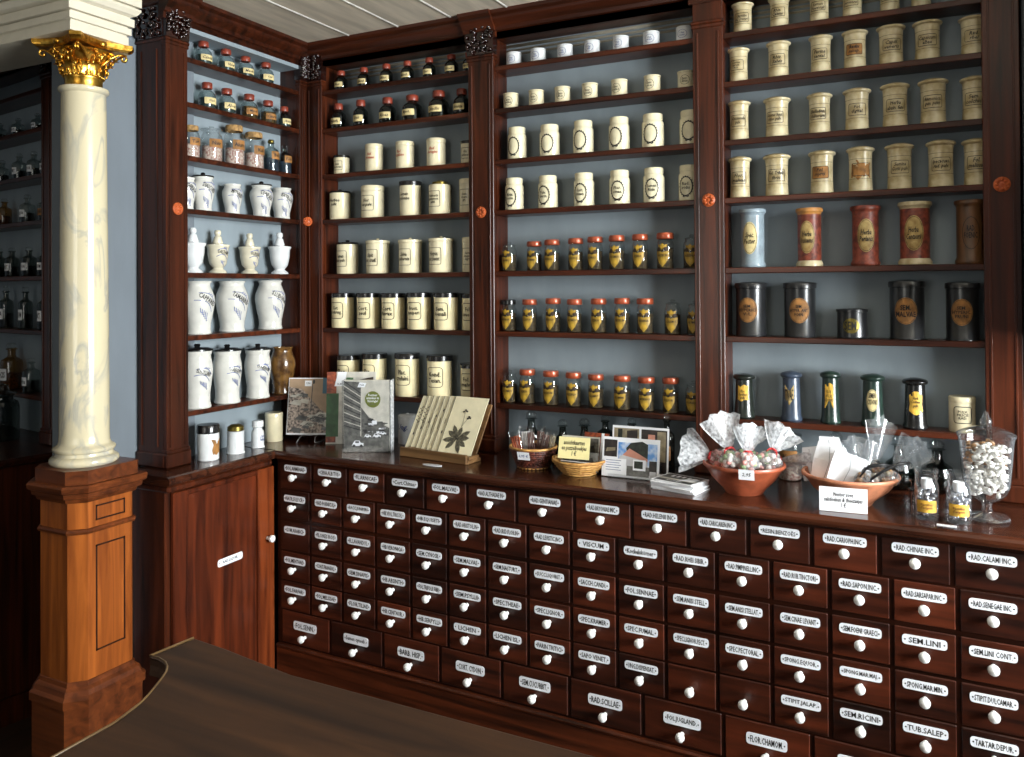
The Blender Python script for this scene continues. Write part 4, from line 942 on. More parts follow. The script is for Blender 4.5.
def fn_(o, R, H):
    pr = sc([(0,0), (.9,0), (.97,.03), (.95,.1), (.98,.5), (.96,.76), (.9,.8), (0,.8)], R, H); part(o, 'body', pr, m_white)
    part(o, 'lid', sc([(.94,.76), (1.0,.77), (1.0,.97), (.94,1), (0,1)], R, H), m_black)
    lab(o, pr, lambda mb, f: mb.fill(f, [(x*R, z*H) for x, z in ((-.5,.62), (-.1,.58), (.6,.6), (.62,.2), (.1,.16), (-.3,.18), (-.38,.3), (-.25,.45))], 0), m_brown)
fn_(t, .0385, .124)
t = thing('ceramic_pot', 'white cylinder pot with brass lid on the cabinet top', 'pot', (.01, -.405, TOP+.0004), PI/2)
part(t, 'body', sc([(0,0), (1,0), (1,.03), (.92,.07), (.92,.74), (.98,.78), (0,.8)], .033, .104), m_white); part(t, 'lid', sc([(.86,.79), (.9,.8), (.86,.93), (.5,1), (0,1)], .033, .104), m_brass)
t = thing('ceramic_bottle', 'small white bottle with blue writing on the cabinet top', 'bottle', (.005, -.289, TOP+.0004), PI/2)
pr = sc([(0,0), (1,0), (1,.03), (.88,.08), (.92,.4), (.86,.6), (.64,.68), (.62,.74), (.82,.78), (.82,.96), (.76,1), (0,1)], .026, .1); part(t, 'body', pr, m_white)
lab(t, pr, lambda mb, f: mb.text(f, 'Cort.\nSalep', 0, .036, .036, .024, 0), m_blue)
t = thing('ceramic_pot', 'plain cream pot half hidden behind the street photo card', 'pot', (-.03, -.165, TOP+.0004), PI/2)
part(t, 'body', sc([(0,0), (.95,0), (1,.03), (1,.84), (0,.85)], .034, .112), m_cream); part(t, 'lid', sc([(1.02,.84), (1.02,.97), (.96,1), (0,1)], .034, .112), m_cream)
# alcove
A2 = [(.508,.052,.078), (.334,.050,.078), (.156,.049,.074)]
def ax(l): return sorted([(-x, w, h) for x, w, h in l])
def alrow(row, l, txts, v, look, fn=j_stop, name='glass_bottle', cat='bottle'):
    l = sorted(l, key=lambda q: -q[0]); shelf_row(AC, row, mk(fn, name, cat, look, l, txts, v), 'bottles of the alcove', 'a')
W = ['TINCT.', 'SPIRIT.', 'AQUA', 'OLEUM']
alrow(2, A2, W, 'c', 'small stoppered bottle')
alrow(3, [(.488,.052,.10), (.324,.055,.113), (.19,.053,.108), (.085,.046,.104)], W, 'c', 'clear stoppered bottle')
alrow(4, [(.468,.056,.116), (.251,.058,.118), (.10,.049,.110)], W[1:], ['ao', 'c', 'co'], ['amber stoppered bottle', 'clear stoppered bottle', 'stoppered bottle with tan label'])
alrow(5, [(.518,.058,.126), (.394,.055,.124), (.236,.058,.122), (.1,.053,.118)], W, 'k', 'dark stoppered bottle with white label')
alrow(6, [(.453,.056,.178), (.269,.054,.175), (.1,.053,.17)], W[2:]+W[:2], 'k', 'tall dark stoppered bottle')
alrow(7, [(.400,.085,.196), (.219,.066,.14)], ['MACIS', 'Herba'], ['a', 'c'], ['large amber stoppered bottle', 'small stoppered bottle'])
for i, (x, txt) in enumerate(((.488, 'RAD.'), (.214, 'Rad.\nHels.'))):
    pos = alc(-x, -.06); put(j_big, 'storage_jar', 'jar', 'large glass storage jar with white label', 'storage jars of the alcove', AC, 8, i, 2, pos, ALA, .113, .225, txt, '')
# glass on the counter behind the goods
def cbot(fn, name, x, y, w, h, look, txt='', v='k', cat='bottle'):
    o = thing(name, look, cat, (x, y, TOP+.0004), 0); fn(o, w/2, h, txt, v); return o
cbot(j_round, 'decanter', 1.0, .03, .09, .155, 'dark round decanter behind the dark wicker basket')
cbot(j_round, 'decanter', 1.115, .045, .08, .13, 'dark round decanter between the two baskets, far back')
cbot(j_round, 'decanter', 1.2, .04, .085, .14, 'dark round decanter behind the pale basket')
cbot(j_stop, 'glass_bottle', 1.275, .045, .06, .155, 'tall dark stoppered bottle behind pale basket and postcards')
cbot(j_stop, 'glass_bottle', 1.37, .045, .062, .15, 'tall dark stoppered bottle behind the postcards')
cbot(j_stop, 'glass_bottle', 1.515, -.032, .05, .19, 'slim dark bottle with orange label right of the postcards', 'Aether', 'ko')
cbot(j_pot, 'ceramic_pot', .475, .02, .075, .115, 'bluish white pot half hidden between booklet and card rack', 'Ung.', 'wtb', 'pot')
cbot(j_gjar, 'glass_jar', 1.885, .03, .075, .15, 'squat glass jar behind the two terracotta bowls', 'Kali', 'l', 'jar')
cbot(j_round, 'decanter', 2.02, .02, .09, .156, 'glass stoppered decanter behind the white paper bags')
cbot(j_round, 'decanter', 2.19, .045, .085, .155, 'dark glass decanter behind the black ribboned bags')
cbot(j_round, 'glass_jar', 2.29, .045, .095, .15, 'dark round glass jar behind the silver sweet jars', '', 'k', 'jar')

# ------------------------------------------------------------------ goods on the counter
T0 = TOP+.0004
def tilt(x, y, z, rz, back): return Matrix.Translation((x, y, z)) @ Matrix.Rotation(rz, 4, 'Z') @ Matrix.Rotation(-back, 4, 'X')
def slab(root, name, w, h, t, mats, deco, M, m=0):     # a printed board: front face at y=0, base at z=0
    mb = MB(); mb.box(-w/2, w/2, 0, t, 0, h, m)
    if deco: deco(mb, flat(0.), w, h)
    return mb.build(name, mats, root, M)
def rect(x0, x1, z0, z1): return [(x0, z0), (x1, z0), (x1, z1), (x0, z1)]
# street photograph on a wire easel
rz = math.radians(24); px, py = .108, -.118
ease = thing('wire_easel', 'small wire easel holding the crowded street photo card', 'easel', (px, py, T0), rz)
mb = MB()
for s in (-1, 1):
    mb.tube([(s*.035, -.045, .003), (s*.033, -.04, .012), (s*.03, -.024, .02), (s*.03, .006, .0225), (s*.028, .03, .13)], .0018, 6)
    mb.tube([(s*.035, -.045, .003), (s*.045, -.02, .002), (s*.05, .04, .002)], .0018, 6)
    mb.tube([(s*.028, .03, .13), (s*.018, .07, .002)], .0018, 6)
mb.tube([(-.03, .006, .0225), (.03, .006, .0225)], .0018, 6); mb.tube([(-.028, .03, .13), (.028, .03, .13)], .0018, 6)
mb.build('wire_frame', m_silver, ease)
crd = thing('photo_card', 'brownish street crowd photo card with blue corner on wire easel', 'photo card', (px, py, T0+.026), rz)
def deco(mb, f, w, h):
    mb.fill(f, rect(-w*.49, w*.49, h*.03, h*.98), 1, .0004, 4)
    mb.fill(f, [(-w*.49, h*.03), (w*.49, h*.03), (w*.49, h*.3), (w*.2, h*.45), (w*.0, h*.62), (-w*.2, h*.8), (-w*.49, h*.84)], 2, .0008, 5)
    r = random.Random(5)
    for k in range(26):                            # awnings, hats and figures of the print
        x = r.uniform(-.42, .42)*w; z = r.uniform(.06, .34 if x > 0 else .7)*h; q = r.uniform(.012, .028)
        mb.fill(f, [(x-q, z), (x+q*.8, z-q*.3), (x+q, z+q*.4), (x-q*.3, z+q*.6)], r.choice((3, 4)), .0012, 1)
    mb.ribbon(f, [(0, h*.4), (.004, h*.9)], .003, 3, .0014); mb.fill(f, oval(.008, h*.93, .010, .018, 8), 3, .0014, 1)
    mb.fill(f, rect(w*.24, w*.5, h*.72, h*1.0), 5, .0015, 2)
    mb.fill(f, rect(-w*.15, w*.0, h*.85, h*.95), 0, .0016, 1); mb.text(f, '7,50', -w*.075, h*.9, w*.1, h*.04, 3, .002)
slab(crd, 'card', .185, .222, .004, [m_wpap, m_gsky, m_gcrowd, m_g3, m_g1, m_teal], deco, Matrix.Rotation(math.radians(-11), 4, 'X'))
# booklets
rz = math.radians(26)
bk = thing('booklet', 'colour printed booklet with white price tag behind the grey street booklet', 'booklet', (.285, -.09, T0), rz)
def deco(mb, f, w, h):
    mb.fill(f, rect(-w*.5, w*.5, 0, h), 1, .0004, 3); mb.fill(f, rect(-w*.5, -w*.3, h*.02, h), 4, .0007, 2)
    mb.fill(f, [(-w*.12, h*.7), (w*.05, h*.7), (w*.04, h*.92), (-w*.1, h*.92)], 2, .0008, 1)
    mb.fill(f, [(w*.1, h*.74), (w*.45, h*.74), (w*.45, h*.93), (w*.1, h*.88)], 3, .0008, 1); mb.fill(f, rect(w*.3, w*.36, h*.74, h*.85), 5, .0011, 1)
    mb.fill(f, rect(-w*.5, -w*.25, h*.1, h*.7), 2, .0009, 2)
    mb.fill(f, [(-w*.34, h*.8), (-w*.14, h*.8), (-w*.09, h*1.0), (-w*.27, h*1.0)], 0, .0014, 1); mb.text(f, '12,80', -w*.23, h*.83, w*.14, h*.03, 3, .0018)
slab(bk, 'cover', .19, .275, .006, [m_wpap, m_g1, m_pgreen, m_pdark, m_orngp, m_yell], deco, Matrix.Rotation(math.radians(-6), 4, 'X'))
hold = thing('acrylic_holder', 'clear acrylic brochure holder around the grey street booklet', 'brochure holder', (.445, -.2, T0), math.radians(25))
mb = MB(); mb.box(-.09, .09, -.002, 0, 0, .262); mb.box(.088, .09, 0, .06, 0, .262, 1); mb.box(-.09, -.088, 0, .06, 0, .262); mb.box(-.09, .09, 0, .06, 0, .002); mb.box(-.09, .09, .058, .06, 0, .268)
mb.build('holder', [g_acr, g_cel], hold)
bk = thing('booklet', 'grey street scene booklet with round olive sticker in acrylic holder', 'booklet', (.445, -.2, T0+.003), math.radians(25))
def deco(mb, f, w, h):
    mb.fill(f, rect(-w*.5, w*.5, 0, h), 0, .0004, 3)
    mb.fill(f, [(-w*.5, h*.22), (-w*.14, h*.2), (-w*.12, h*.97), (-w*.5, h*.985)], 2, .0008, 4)
    for k in range(11): mb.ribbon(f, [(-w*.5, h*(.985-.062*k)), (-w*.13, h*(.82-.052*k))], .003 if k % 2 else .004, 0 if k % 2 else 3, .0012)
    mb.fill(f, [(-w*.12, h*.2), (-w*.12, h*.62), (-w*.02, h*.5), (w*.12, h*.46), (w*.3, h*.4), (w*.5, h*.33), (w*.5, h*.2)], 1, .0008, 3)
    mb.fill(f, [(-w*.5, 0), (w*.5, 0), (w*.5, h*.2), (-w*.5, h*.22)], 5, .001, 2)
    r = random.Random(2)
    for k in range(34):
        x = r.uniform(-.12, .46)*w; z = h*r.uniform(.22, .44-.1*(x/w)); q = r.uniform(.004, .010)
        mb.fill(f, rect(x-q, x+q, z, z+q*.9), r.choice((3, 4, 2)), .0013, 1)
    for x, z, s in ((-.2, .08, 1.), (.22, .2, .7), (.02, .2, .6), (.36, .24, .55)):          # little cars
        mb.fill(f, [(w*(x-.13*s), h*z), (w*(x+.13*s), h*z), (w*(x+.13*s), h*(z+.04*s)), (w*(x+.07*s), h*(z+.045*s)), (w*(x+.04*s), h*(z+.075*s)), (w*(x-.06*s), h*(z+.075*s)), (w*(x-.1*s), h*(z+.04*s))], 4, .0016, 1)
        mb.fill(f, rect(w*(x-.05*s), w*(x+.03*s), h*(z+.042*s), h*(z+.066*s)), 3, .0019, 1)
        for q in (-.08, .08): mb.fill(f, oval(w*(x+q*s), h*z, .011*s, .011*s, 8), 3, .0019, 1)
    mb.fill(f, oval(w*.14, h*.73, w*.34, w*.36, 24), 6, .0018, 2); mb.text(f, 'Former\nkrankas in\nInnungar', w*.14, h*.745, w*.27, w*.2, 4, .0022); mb.text(f, 'historia', w*.14, h*.665, w*.16, w*.035, 1, .0022)
    mb.fill(f, [(-w*.2, h*.9), (-w*.04, h*.9), (0, h*.96), (-w*.15, h*.97)], 4, .002, 1); mb.text(f, '7,50', -w*.1, h*.93, w*.1, h*.035, 3, .0024)
slab(bk, 'cover', .166, .26, .014, [m_g1, m_g2, m_g2, m_g3, m_wpap, m_g2, m_olive], deco, Matrix.Translation((0, .004, 0)))
# rack of botanical cards
rkx, rky, rrz = .735, -.19, math.radians(-6)
rack = thing('card_rack', 'stepped pale wooden rack holding fanned botanical cards', 'card rack', (rkx, rky, T0), rrz)
mb = MB()
mb.box(-.15, .15, -.018, .06, 0, .012, c=.002); mb.box(-.15, .15, -.01, .05, .0125, .024, c=.002); mb.box(-.146, .146, -.022, -.012, .0, .032, c=.002)
mb.build('base', wrack, rack)
lean = math.radians(32)
mb = MB(); mb.box(-.14, .14, .032, .038, .012, .2, c=.001); mb.build('back_board', wrack, rack, Matrix.Translation((0, .012, .03)) @ Matrix.Rotation(-lean, 4, 'X'))
def plant(mb, f, cx, cz, s, m):
    for a, L in ((2.6, .045), (2.1, .05), (3.3, .05), (.6, .05), (.15, .045), (-.5, .045), (-1.1, .05), (-2.3, .045), (1.4, .04)):
        tip = (cx+s*L*math.cos(a), cz+s*L*math.sin(a)); nx, nz = -math.sin(a), math.cos(a); wd = s*.0085
        pts = [(cx, cz)]+[(cx+(tip[0]-cx)*t+nx*wd*math.sin(PI*t**1.3), cz+(tip[1]-cz)*t+nz*wd*math.sin(PI*t**1.3)) for t in (.25, .5, .75, .9)]+[tip]+[(cx+(tip[0]-cx)*t-nx*wd*math.sin(PI*t**1.3), cz+(tip[1]-cz)*t-nz*wd*math.sin(PI*t**1.3)) for t in (.9, .75, .5, .25)]
        mb.fill(f, pts, m, .0008, 1); mb.ribbon(f, [(cx, cz), tip], .0008, m+1, .0012)
    mb.ribbon(f, [(cx, cz), (cx+.004*s, cz+.05*s), (cx+.0*s, cz+.09*s)], .0012*s, m, .0009); mb.ribbon(f, [(cx+.003*s, cz+.04*s), (cx+.012*s, cz+.06*s), (cx+.02*s, cz+.07*s)], .001*s, m, .0009)
    for dx, dz in ((0, .095), (-.005, .089), (.006, .091), (.02, .074), (.025, .07), (.017, .068)): mb.fill(f, oval(cx+dx*s, cz+dz*s, .008*s, .006*s, 7), m+1, .001, 1)
CPOS = [(-.085, 'second'), (-.063, 'third'), (-.041, 'fourth'), (-.020, 'fifth'), (.0, 'sixth')]
LB = ['leftmost ivory card edge in the fan on the wooden rack']+['ivory card edge, %s from left in the fan on the wooden rack' % q for _, q in CPOS]
XS = [-.100, -.072, -.044, -.016, .012, .038]
for k, x in enumerate(XS+[.068]):
    front = k == len(XS)
    o = thing('botanical_card', 'ivory card with flowering leaf rosette print, frontmost on wooden rack' if front else LB[k], 'card', (rkx, rky, T0), rrz, 'cards on the wooden rack')
    dy = .0285-.0038*k
    def deco(mb, f, w, h):
        mb.ribbon(f, [(-w*.5+.001, 0), (-w*.5+.001, h)], .0016, 2, .0007)
        if front: plant(mb, f, -.008, .055, 1.15, 1)
        else:
            mb.ribbon(f, [(-w*.38, h*.6), (-w*.37, h*(.3+.1*(k % 3)))], .002, 1); mb.fill(f, oval(-w*.37, h*(.3+.11*k % .5), .006, .012, 7), 2, .001, 1)
            if k in (0, 1):
                for q in range(9): mb.ribbon(f, [(-w*.39, h*(.5+.035*q)), (-w*.39+.008*(-1)**q, h*(.52+.035*q))], .003, 1)
    slab(o, 'card', .145, .215, .0018, [m_card, m_leafp, m_g3], deco, Matrix.Translation((x-.0, .012, .030)) @ Matrix.Rotation(-lean, 4, 'X') @ Matrix.Translation((0, dy-.002, -.006+.0)))
ov = MB(); ov.stack(lambda o: [(p[0]*1., p[1]) for p in oval(0, 0, .075+o, .024+o, 24)], [(0, 0), (.0015, 0)], 0)
ov.text(lambda x, z, e: (x, z, .0017+e), 'Bitte nicht berühren', 0, 0, .055, .006, 1, .0002)
o = ov.build('oval_label', [m_plate, m_ink], None, None, (.775, -.277, T0)); tag(o, 'oval white label lying at the counter edge before the card rack', 'label')
# baskets
def weave(mb, R0, R1, H, n, rows, r, m=0, sq=1.):
    for j in range(rows):
        z = H*(j+.5)/rows; R = R0+(R1-R0)*(z/H); pts = []
        for i in range(n*2):
            a = 2*PI*i/(n*2); q = R+(.0022 if (i+j) % 2 else -.0022); pts.append((q*math.cos(a), q*math.sin(a)*sq, z))
        mb.tube(pts, r, 5, m, None, True)
    for i in range(n):
        a = 2*PI*i/n; mb.tube([(R0*math.cos(a), R0*math.sin(a)*sq, 0), (R1*math.cos(a), R1*math.sin(a)*sq, H)], r*.8, 4, m)
b1 = thing('wicker_basket', 'dark woven wicker basket with pale rim holding sweet packets', 'basket', (1.095, -.155, T0), .1)
mb = MB(); weave(mb, .05, .076, .066, 26, 9, .0042); mb.lathe([(0,.002), (.05,.002), (.05,.006), (0,.006)], 24); mb.build('woven_wall', m_wick, b1)
for nm, R, z, rr in (('rim', .077, .069, .0045), ('foot_ring', .052, .004, .004)):
    mb = MB(); mb.tube([(R*math.cos(2*PI*i/32), R*math.sin(2*PI*i/32), z) for i in range(32)], rr, 6, 0, None, True); mb.build(nm, m_wickl, b1)
PK = [(-.040, -.012, -.28, .085, .035, m_orngp, 'orange wrapped sweet packet, leftmost in the dark basket'), (-.022, .005, -.12, .098, .03, m_wpap, 'pale sweet packet, second from left in the dark basket'), (-.002, -.006, -.05, .098, .026, m_choc, 'brown striped stick packet, third in the dark basket'),
      (.018, .004, .08, .102, .026, m_choc, 'brown striped stick packet, fourth in the dark basket'), (.036, -.008, .16, .096, .024, m_choc, 'brown striped stick packet, fifth in the dark basket'), (.05, .008, .22, .092, .02, m_ptan, 'tan stick packet, rightmost in the dark basket')]
for x, y, a, h, w, m, lbl in PK:
    h *= 1.1; o = thing('sweet_packet', lbl, 'packet', (1.095+x, -.155+y, T0+.022), .1, 'sweet packets in the dark basket')
    M = Matrix.Rotation(a, 4, 'Y')
    mb = MB()
    for k in range(4): mb.tube([(w*(-.36+.24*k), 0, .0), (w*(-.36+.24*k), .001, h*.86)], w*.115, 6)
    mb.build('sticks', m, o, M)
    mb = MB(); v = []; nz_ = 7
    for i in range(nz_):
        t = i/(nz_-1); th = .011*math.sin(min(1, t*1.25)*PI)**.6 if 0 < t < .8 else .0012
        for x_ in (-1, -.5, 0, .5, 1): v.append((x_*w*.56*(1+.08*(t > .85)), -th*(1-.6*x_*x_)-.0006, h*1.05*t-.0))
        for x_ in (1, .5, 0, -.5, -1): v.append((x_*w*.56*(1+.08*(t > .85)), th*(1-.6*x_*x_)+.0006, h*1.05*t))
    fs = [(i*10+k, i*10+(k+1) % 10, i*10+10+(k+1) % 10, i*10+10+k) for i in range(nz_-1) for k in range(10)]
    mb.add(v, fs, 0, True); mb.build('wrapper', g_wrap, o, M)
def price_tag(x, y, z, rz, w, h, txt, lbl, m=m_wpap, back=0., t=.0008, sp=.7):
    mb = MB(); mb.box(-w/2, w/2, 0, t, -h/2, h/2); f = flat(0); mb.text(f, txt, 0, 0, w*.8, h*sp, 1, .0004, shear=.2)
    o = mb.build('price_tag', [m, m_blue if 'blue' in lbl else m_ink]); o.location = (x, y, z); o.rotation_euler = (-back, 0, rz)
    return tag(o, lbl, 'price tag')
price_tag(1.097, -.2345, T0+.05, math.radians(3), .042, .029, '6,95 €', 'small white price tag with blue figures on the dark basket', back=math.radians(-21), sp=.4)
b2 = thing('wicker_basket', 'shallow pale woven basket holding picture packs and a yellow note', 'basket', (1.268, -.175, T0), .1)
n8 = 10
mb = MB()
for i in range(n8):
    a0, a1 = 2*PI*i/n8, 2*PI*(i+1)/n8
    pts = [(r*math.cos(a), r*math.sin(a), z) for (r, z) in ((.052, .0), (.072, .02), (.088, .044)) for a in (a0, a1)]
    mb.add(pts, [(0,1,3,2), (2,3,5,4)]); mb.add([(x*.95, y*.95, z+.003) for x, y, z in pts], [(0,2,3,1), (2,4,5,3)])
mb.add([(.052*math.cos(2*PI*i/n8), .052*math.sin(2*PI*i/n8), .0) for i in range(n8)], [tuple(range(n8))])
for j in range(6):
    r = .054+.034*j/5; z = .003+.04*j/5; mb.tube([(r*1.012*math.cos(2*PI*i/n8), r*1.012*math.sin(2*PI*i/n8), z) for i in range(n8)], .003, 5, 0, None, True)
mb.build('woven_wall', m_wickl, b2)
mb = MB(); mb.tube([(.089*math.cos(2*PI*i/n8), .089*math.sin(2*PI*i/n8), .046) for i in range(n8)], .004, 6, 0, None, True); mb.build('rim', m_wickl, b2)
PP = [(-.012, .022, .04, .13, .105, m_g1, 'grey picture pack standing behind the yellow note in the pale basket'), (.035, .03, -.08, .085, .118, m_orngp, 'orange patterned pack at the back right of the pale basket'), (.0, -.012, .02, .125, .062, m_g2, 'grey landscape picture pack at the front of the pale basket')]
for x, y, a, w, h, m, lbl in PP:
    o = thing('picture_pack', lbl, 'packet', (1.268+x, -.175+y, T0+.008), a, 'packs in the pale basket')
    def deco(mb, f, w_, h_):
        if m is m_orngp:
            r = random.Random(3)
            for k in range(14): mb.fill(f, oval(r.uniform(-.42, .42)*w_, r.uniform(.3, .95)*h_, .012, .010, 7), 1, .0008, 1)
            mb.fill(f, rect(w_*.22, w_*.34, h_*.2, h_), 2, .001, 2)
        else:
            mb.fill(f, rect(-w_*.47, w_*.47, h_*.5, h_*.95), 1, .0006, 2); mb.ribbon(f, [(-w_*.5, h_*.48), (w_*.5, h_*.46)], .003, 2, .001); mb.fill(f, rect(-w_*.1, w_*.4, h_*.12, h_*.34), 2, .001, 1)
            for k in range(4): mb.fill(f, [(w_*(-.45+.22*k), h_*.5), (w_*(-.25+.22*k), h_*.5), (w_*(-.3+.22*k), h_*.75), (w_*(-.4+.22*k), h_*.7)], 3, .001, 1)
    slab(o, 'pack', w, h, .006, [m, m_rust if m is m_orngp else m_g2, m_wpap, m_g3], deco, Matrix.Rotation(math.radians(-14), 4, 'X'))
price_tag(1.262, -.205, T0+.085, math.radians(4), .104, .068, 'ansichtkaarten\nen puzzelboekjes\n1 €', 'yellow handwritten note leaning on packs in the pale basket', m_note, math.radians(14))
# postcards
def pc_front(mb, f, w, h):
    mb.fill(f, rect(-w*.47, -w*.24, h*.5, h*.93), 5, .0005, 2); mb.fill(f, [(-w*.44, h*.62), (-w*.27, h*.66), (-w*.27, h*.74), (-w*.42, h*.72)], 6, .0009, 1)
    mb.fill(f, rect(-w*.22, w*.46, h*.3, h*.88), 1, .0005, 3); mb.fill(f, [(-w*.06, h*.6), (w*.3, h*.42), (w*.3, h*.86), (w*.2, h*.93), (0, h*.88), (-w*.08, h*.74)], 3, .0008, 2)
    mb.fill(f, [(-w*.14, h*.56), (-w*.02, h*.74), (w*.3, h*.5), (w*.3, h*.44)], 2, .0011, 2); mb.fill(f, [(-w*.2, h*.3), (w*.3, h*.3), (w*.3, h*.46), (-w*.14, h*.57), (-w*.2, h*.5)], 4, .001, 2)
    mb.fill(f, rect(w*.33, w*.46, h*.1, h*.46), 5, .0011, 1); mb.fill(f, rect(w*.34, w*.45, h*.06, h*.2), 4, .0013, 1); mb.fill(f, rect(-w*.06, w*.33, h*.05, h*.3), 8, .0009, 2)
    mb.fill(f, rect(w*.05, w*.27, h*.2, h*.47), 0, .0013, 1); mb.fill(f, rect(w*.07, w*.22, h*.25, h*.43), 3, .0016, 1)
    mb.fill(f, rect(-w*.46, -w*.07, h*.06, h*.46), 0, .0012, 1)
    for k in range(5): mb.ribbon(f, [(-w*.43, h*(.41-.06*k)), (-w*(.16+.03*(k % 2)), h*(.41-.06*k))], .0016, 7, .0016)
def pc_back(mb, f, w, h):
    mb.fill(f, rect(-w*.47, -w*.02, h*.06, h*.95), 6, .0005, 2); mb.fill(f, rect(w*.02, w*.47, h*.06, h*.95), 5, .0005, 2)
    mb.fill(f, [(-w*.22, h*.5), (-w*.05, h*.5), (-w*.05, h*.93), (-w*.24, h*.9)], 5, .0008, 1); mb.fill(f, rect(-w*.4, -w*.32, h*.6, h*.93), 3, .0008, 1); mb.fill(f, rect(w*.3, w*.45, h*.3, h*.92), 6, .0008, 1); mb.fill(f, rect(w*.14, w*.26, h*.6, h*.85), 2, .0008, 1)
PM = [m_wpap, m_psky, m_proof, m_ptree, m_pwall, m_pdark, m_ptan, m_blue, m_g2]
rz = math.radians(1)
st = thing('acrylic_holder', 'clear acrylic stand holding the two postcards upright', 'card stand', (1.438, -.165, T0), rz)
mb = MB(); mb.box(-.07, .09, -.022, .05, 0, .002); mb.box(-.07, .09, -.022, -.020, .002, .012); mb.box(-.07, .09, .024, .0258, .002, .05); mb.box(-.07, .09, .048, .05, .002, .08); mb.build('stand', g_acr, st)
o = thing('postcard', 'postcard of a pink roofed white house under blue sky, front on counter', 'postcard', (1.438, -.165, T0+.0025), rz, 'postcards on the counter')
slab(o, 'card', .185, .122, .0014, PM, pc_front, Matrix.Translation((0, -.016, 0)) @ Matrix.Rotation(math.radians(-9), 4, 'X'))
o = thing('postcard', 'postcard with two dark shop interior views, standing behind the house postcard', 'postcard', (1.452, -.128, T0+.0025), rz, 'postcards on the counter')
slab(o, 'card', .185, .15, .0014, PM, pc_back, Matrix.Rotation(math.radians(-7), 4, 'X'))
# leaflets
for k in range(8):
    q = RN.uniform(-.10, .10); x, y = 1.612+RN.uniform(-.004, .004), -.238+RN.uniform(-.004, .004)
    top = k == 7
    o = thing('leaflet', 'grey printed leaflet on top of the small leaflet pile' if top else 'white edged leaflet within the small pile, under the top leaflet', 'leaflet', (x, y, T0+.0037*k), math.radians(-14)+q, 'leaflets in the small pile')
    mb = MB(); mb.box(-.068, .068, -.05, .05, 0, .0034); f = lambda a, c_, e: (a, c_, .0034+e)
    mb.fill(f, rect(-.06, .06, -.043, .043), 1, .0002, 2)
    if top:
        mb.fill(f, rect(-.062, .04, -.002, .044), 2, .0004, 2); mb.fill(f, rect(-.062, .058, -.045, -.022), 2, .0004, 2); mb.fill(f, rect(-.062, .058, -.02, -.006), 3, .0004, 2)
        for j in range(4): mb.fill(f, rect(-.04+.018*j, -.03+.018*j, .012, .032), 0, .0006, 1)
        mb.fill(f, [(0, -.02), (.05, -.015), (.055, .02), (.035, .03)], 0, .0006, 1); mb.text(f, 'APOTHEEK', 0, -.032, .07, .008, 0, .0007)
    mb.build('pages', [m_wpap, m_g2, m_g3, m_g1], o)

# cellophane sweet bags in terracotta bowls
def ruffle(mb, base, d, side, L, W, n=5, fold=.007):
    L, W = L*1.08, W*1.3     # pleated fan of film from base along d, spread along side
    d = Vector(d).normalized(); side = Vector(side); side = (side-d*side.dot(d)).normalized(); nn = d.cross(side); v = []; rows = 6
    for i in range(rows+1):
        t = i/rows
        for k in range(n*2+1):
            s = k/(n*2)*2-1
            rad = L*t*(1-.10*s*s+(.05*math.sin(k*2.1+1) if i == rows else 0))
            w = .006+W*.5*t**.8
            p = Vector(base)+d*rad*(1-.12*s*s)+side*w*s+nn*(fold*(1 if k % 2 else -1)*(.25+.75*t)+.02*t*math.sin(s*3))
            v.append(p)
    c = n*2+1
    mb.add(v, [(i*c+k, i*c+k+1, (i+1)*c+k+1, (i+1)*c+k) for i in range(rows) for k in range(c-1)], 0, True)
def sweet_bag(loc, pouch, dirn, side, L, W, lbl, group, tie=m_tie, film=None, cand=True, r=(.03,.03,.025), seed=0):
    film = film or g_cel
    o = thing('sweet_bag', lbl, 'sweet bag', loc, 0, group)
    rr = random.Random(seed)
    P = Vector(pouch); D = Vector(dirn).normalized(); neck = P+D*max(r)*1.05
    mb = MB()
    for k in range(26 if cand else 12):
        a, c_ = rr.uniform(0, 2*PI), rr.uniform(-.9, .9); q = math.sqrt(1-c_*c_)*.8
        mb.ball((P.x+r[0]*q*math.cos(a), P.y+r[1]*q*math.sin(a), P.z+r[2]*c_*.8), .0085, rr.choice((0, 0, 1, 1, 2)), 7, 5)
    x = mb.build('sweets', [m_cpink, m_cwht, m_cgrn] if cand else [m_shellb, m_ptan, m_dark], o); x['kind'] = 'stuff'
    mb = MB(); v = []; n, rows = 18, 8
    Z = D; X = Z.orthogonal().normalized(); Y = Z.cross(X)
    for i in range(rows+1):
        t = i/rows; a = t*PI*.93
        for k in range(n):
            b_ = 2*PI*k/n; w = math.sin(a)*(1+.05*math.sin(b_*5+i))
            q = X*math.cos(b_)*w+Y*math.sin(b_)*w-Z*math.cos(a)
            q = Vector((q.x*r[0], q.y*r[1], q.z*r[2]))*1.06
            v.append(P+q)
    mb.add(v, [(i*n+k, i*n+(k+1) % n, (i+1)*n+(k+1) % n, (i+1)*n+k) for i in range(rows) for k in range(n)], 0, True); mb.build('pouch', g_cel2, o)
    mb = MB(); mb.tube([neck+X*.0075*math.cos(2*PI*k/12)+Y*.0075*math.sin(2*PI*k/12) for k in range(12)], .003, 6, 0, None, True)
    for s in (-1, 1): mb.tube([neck, neck+X*.014*s-D*.004, neck+X*.02*s-D*.016], [.003, .0025, .001], 5)
    mb.build('tie', tie, o)
    mb = MB(); ruffle(mb, neck-D*.004, D, side, L, W); mb.build('ruffle', film, o)
    return o
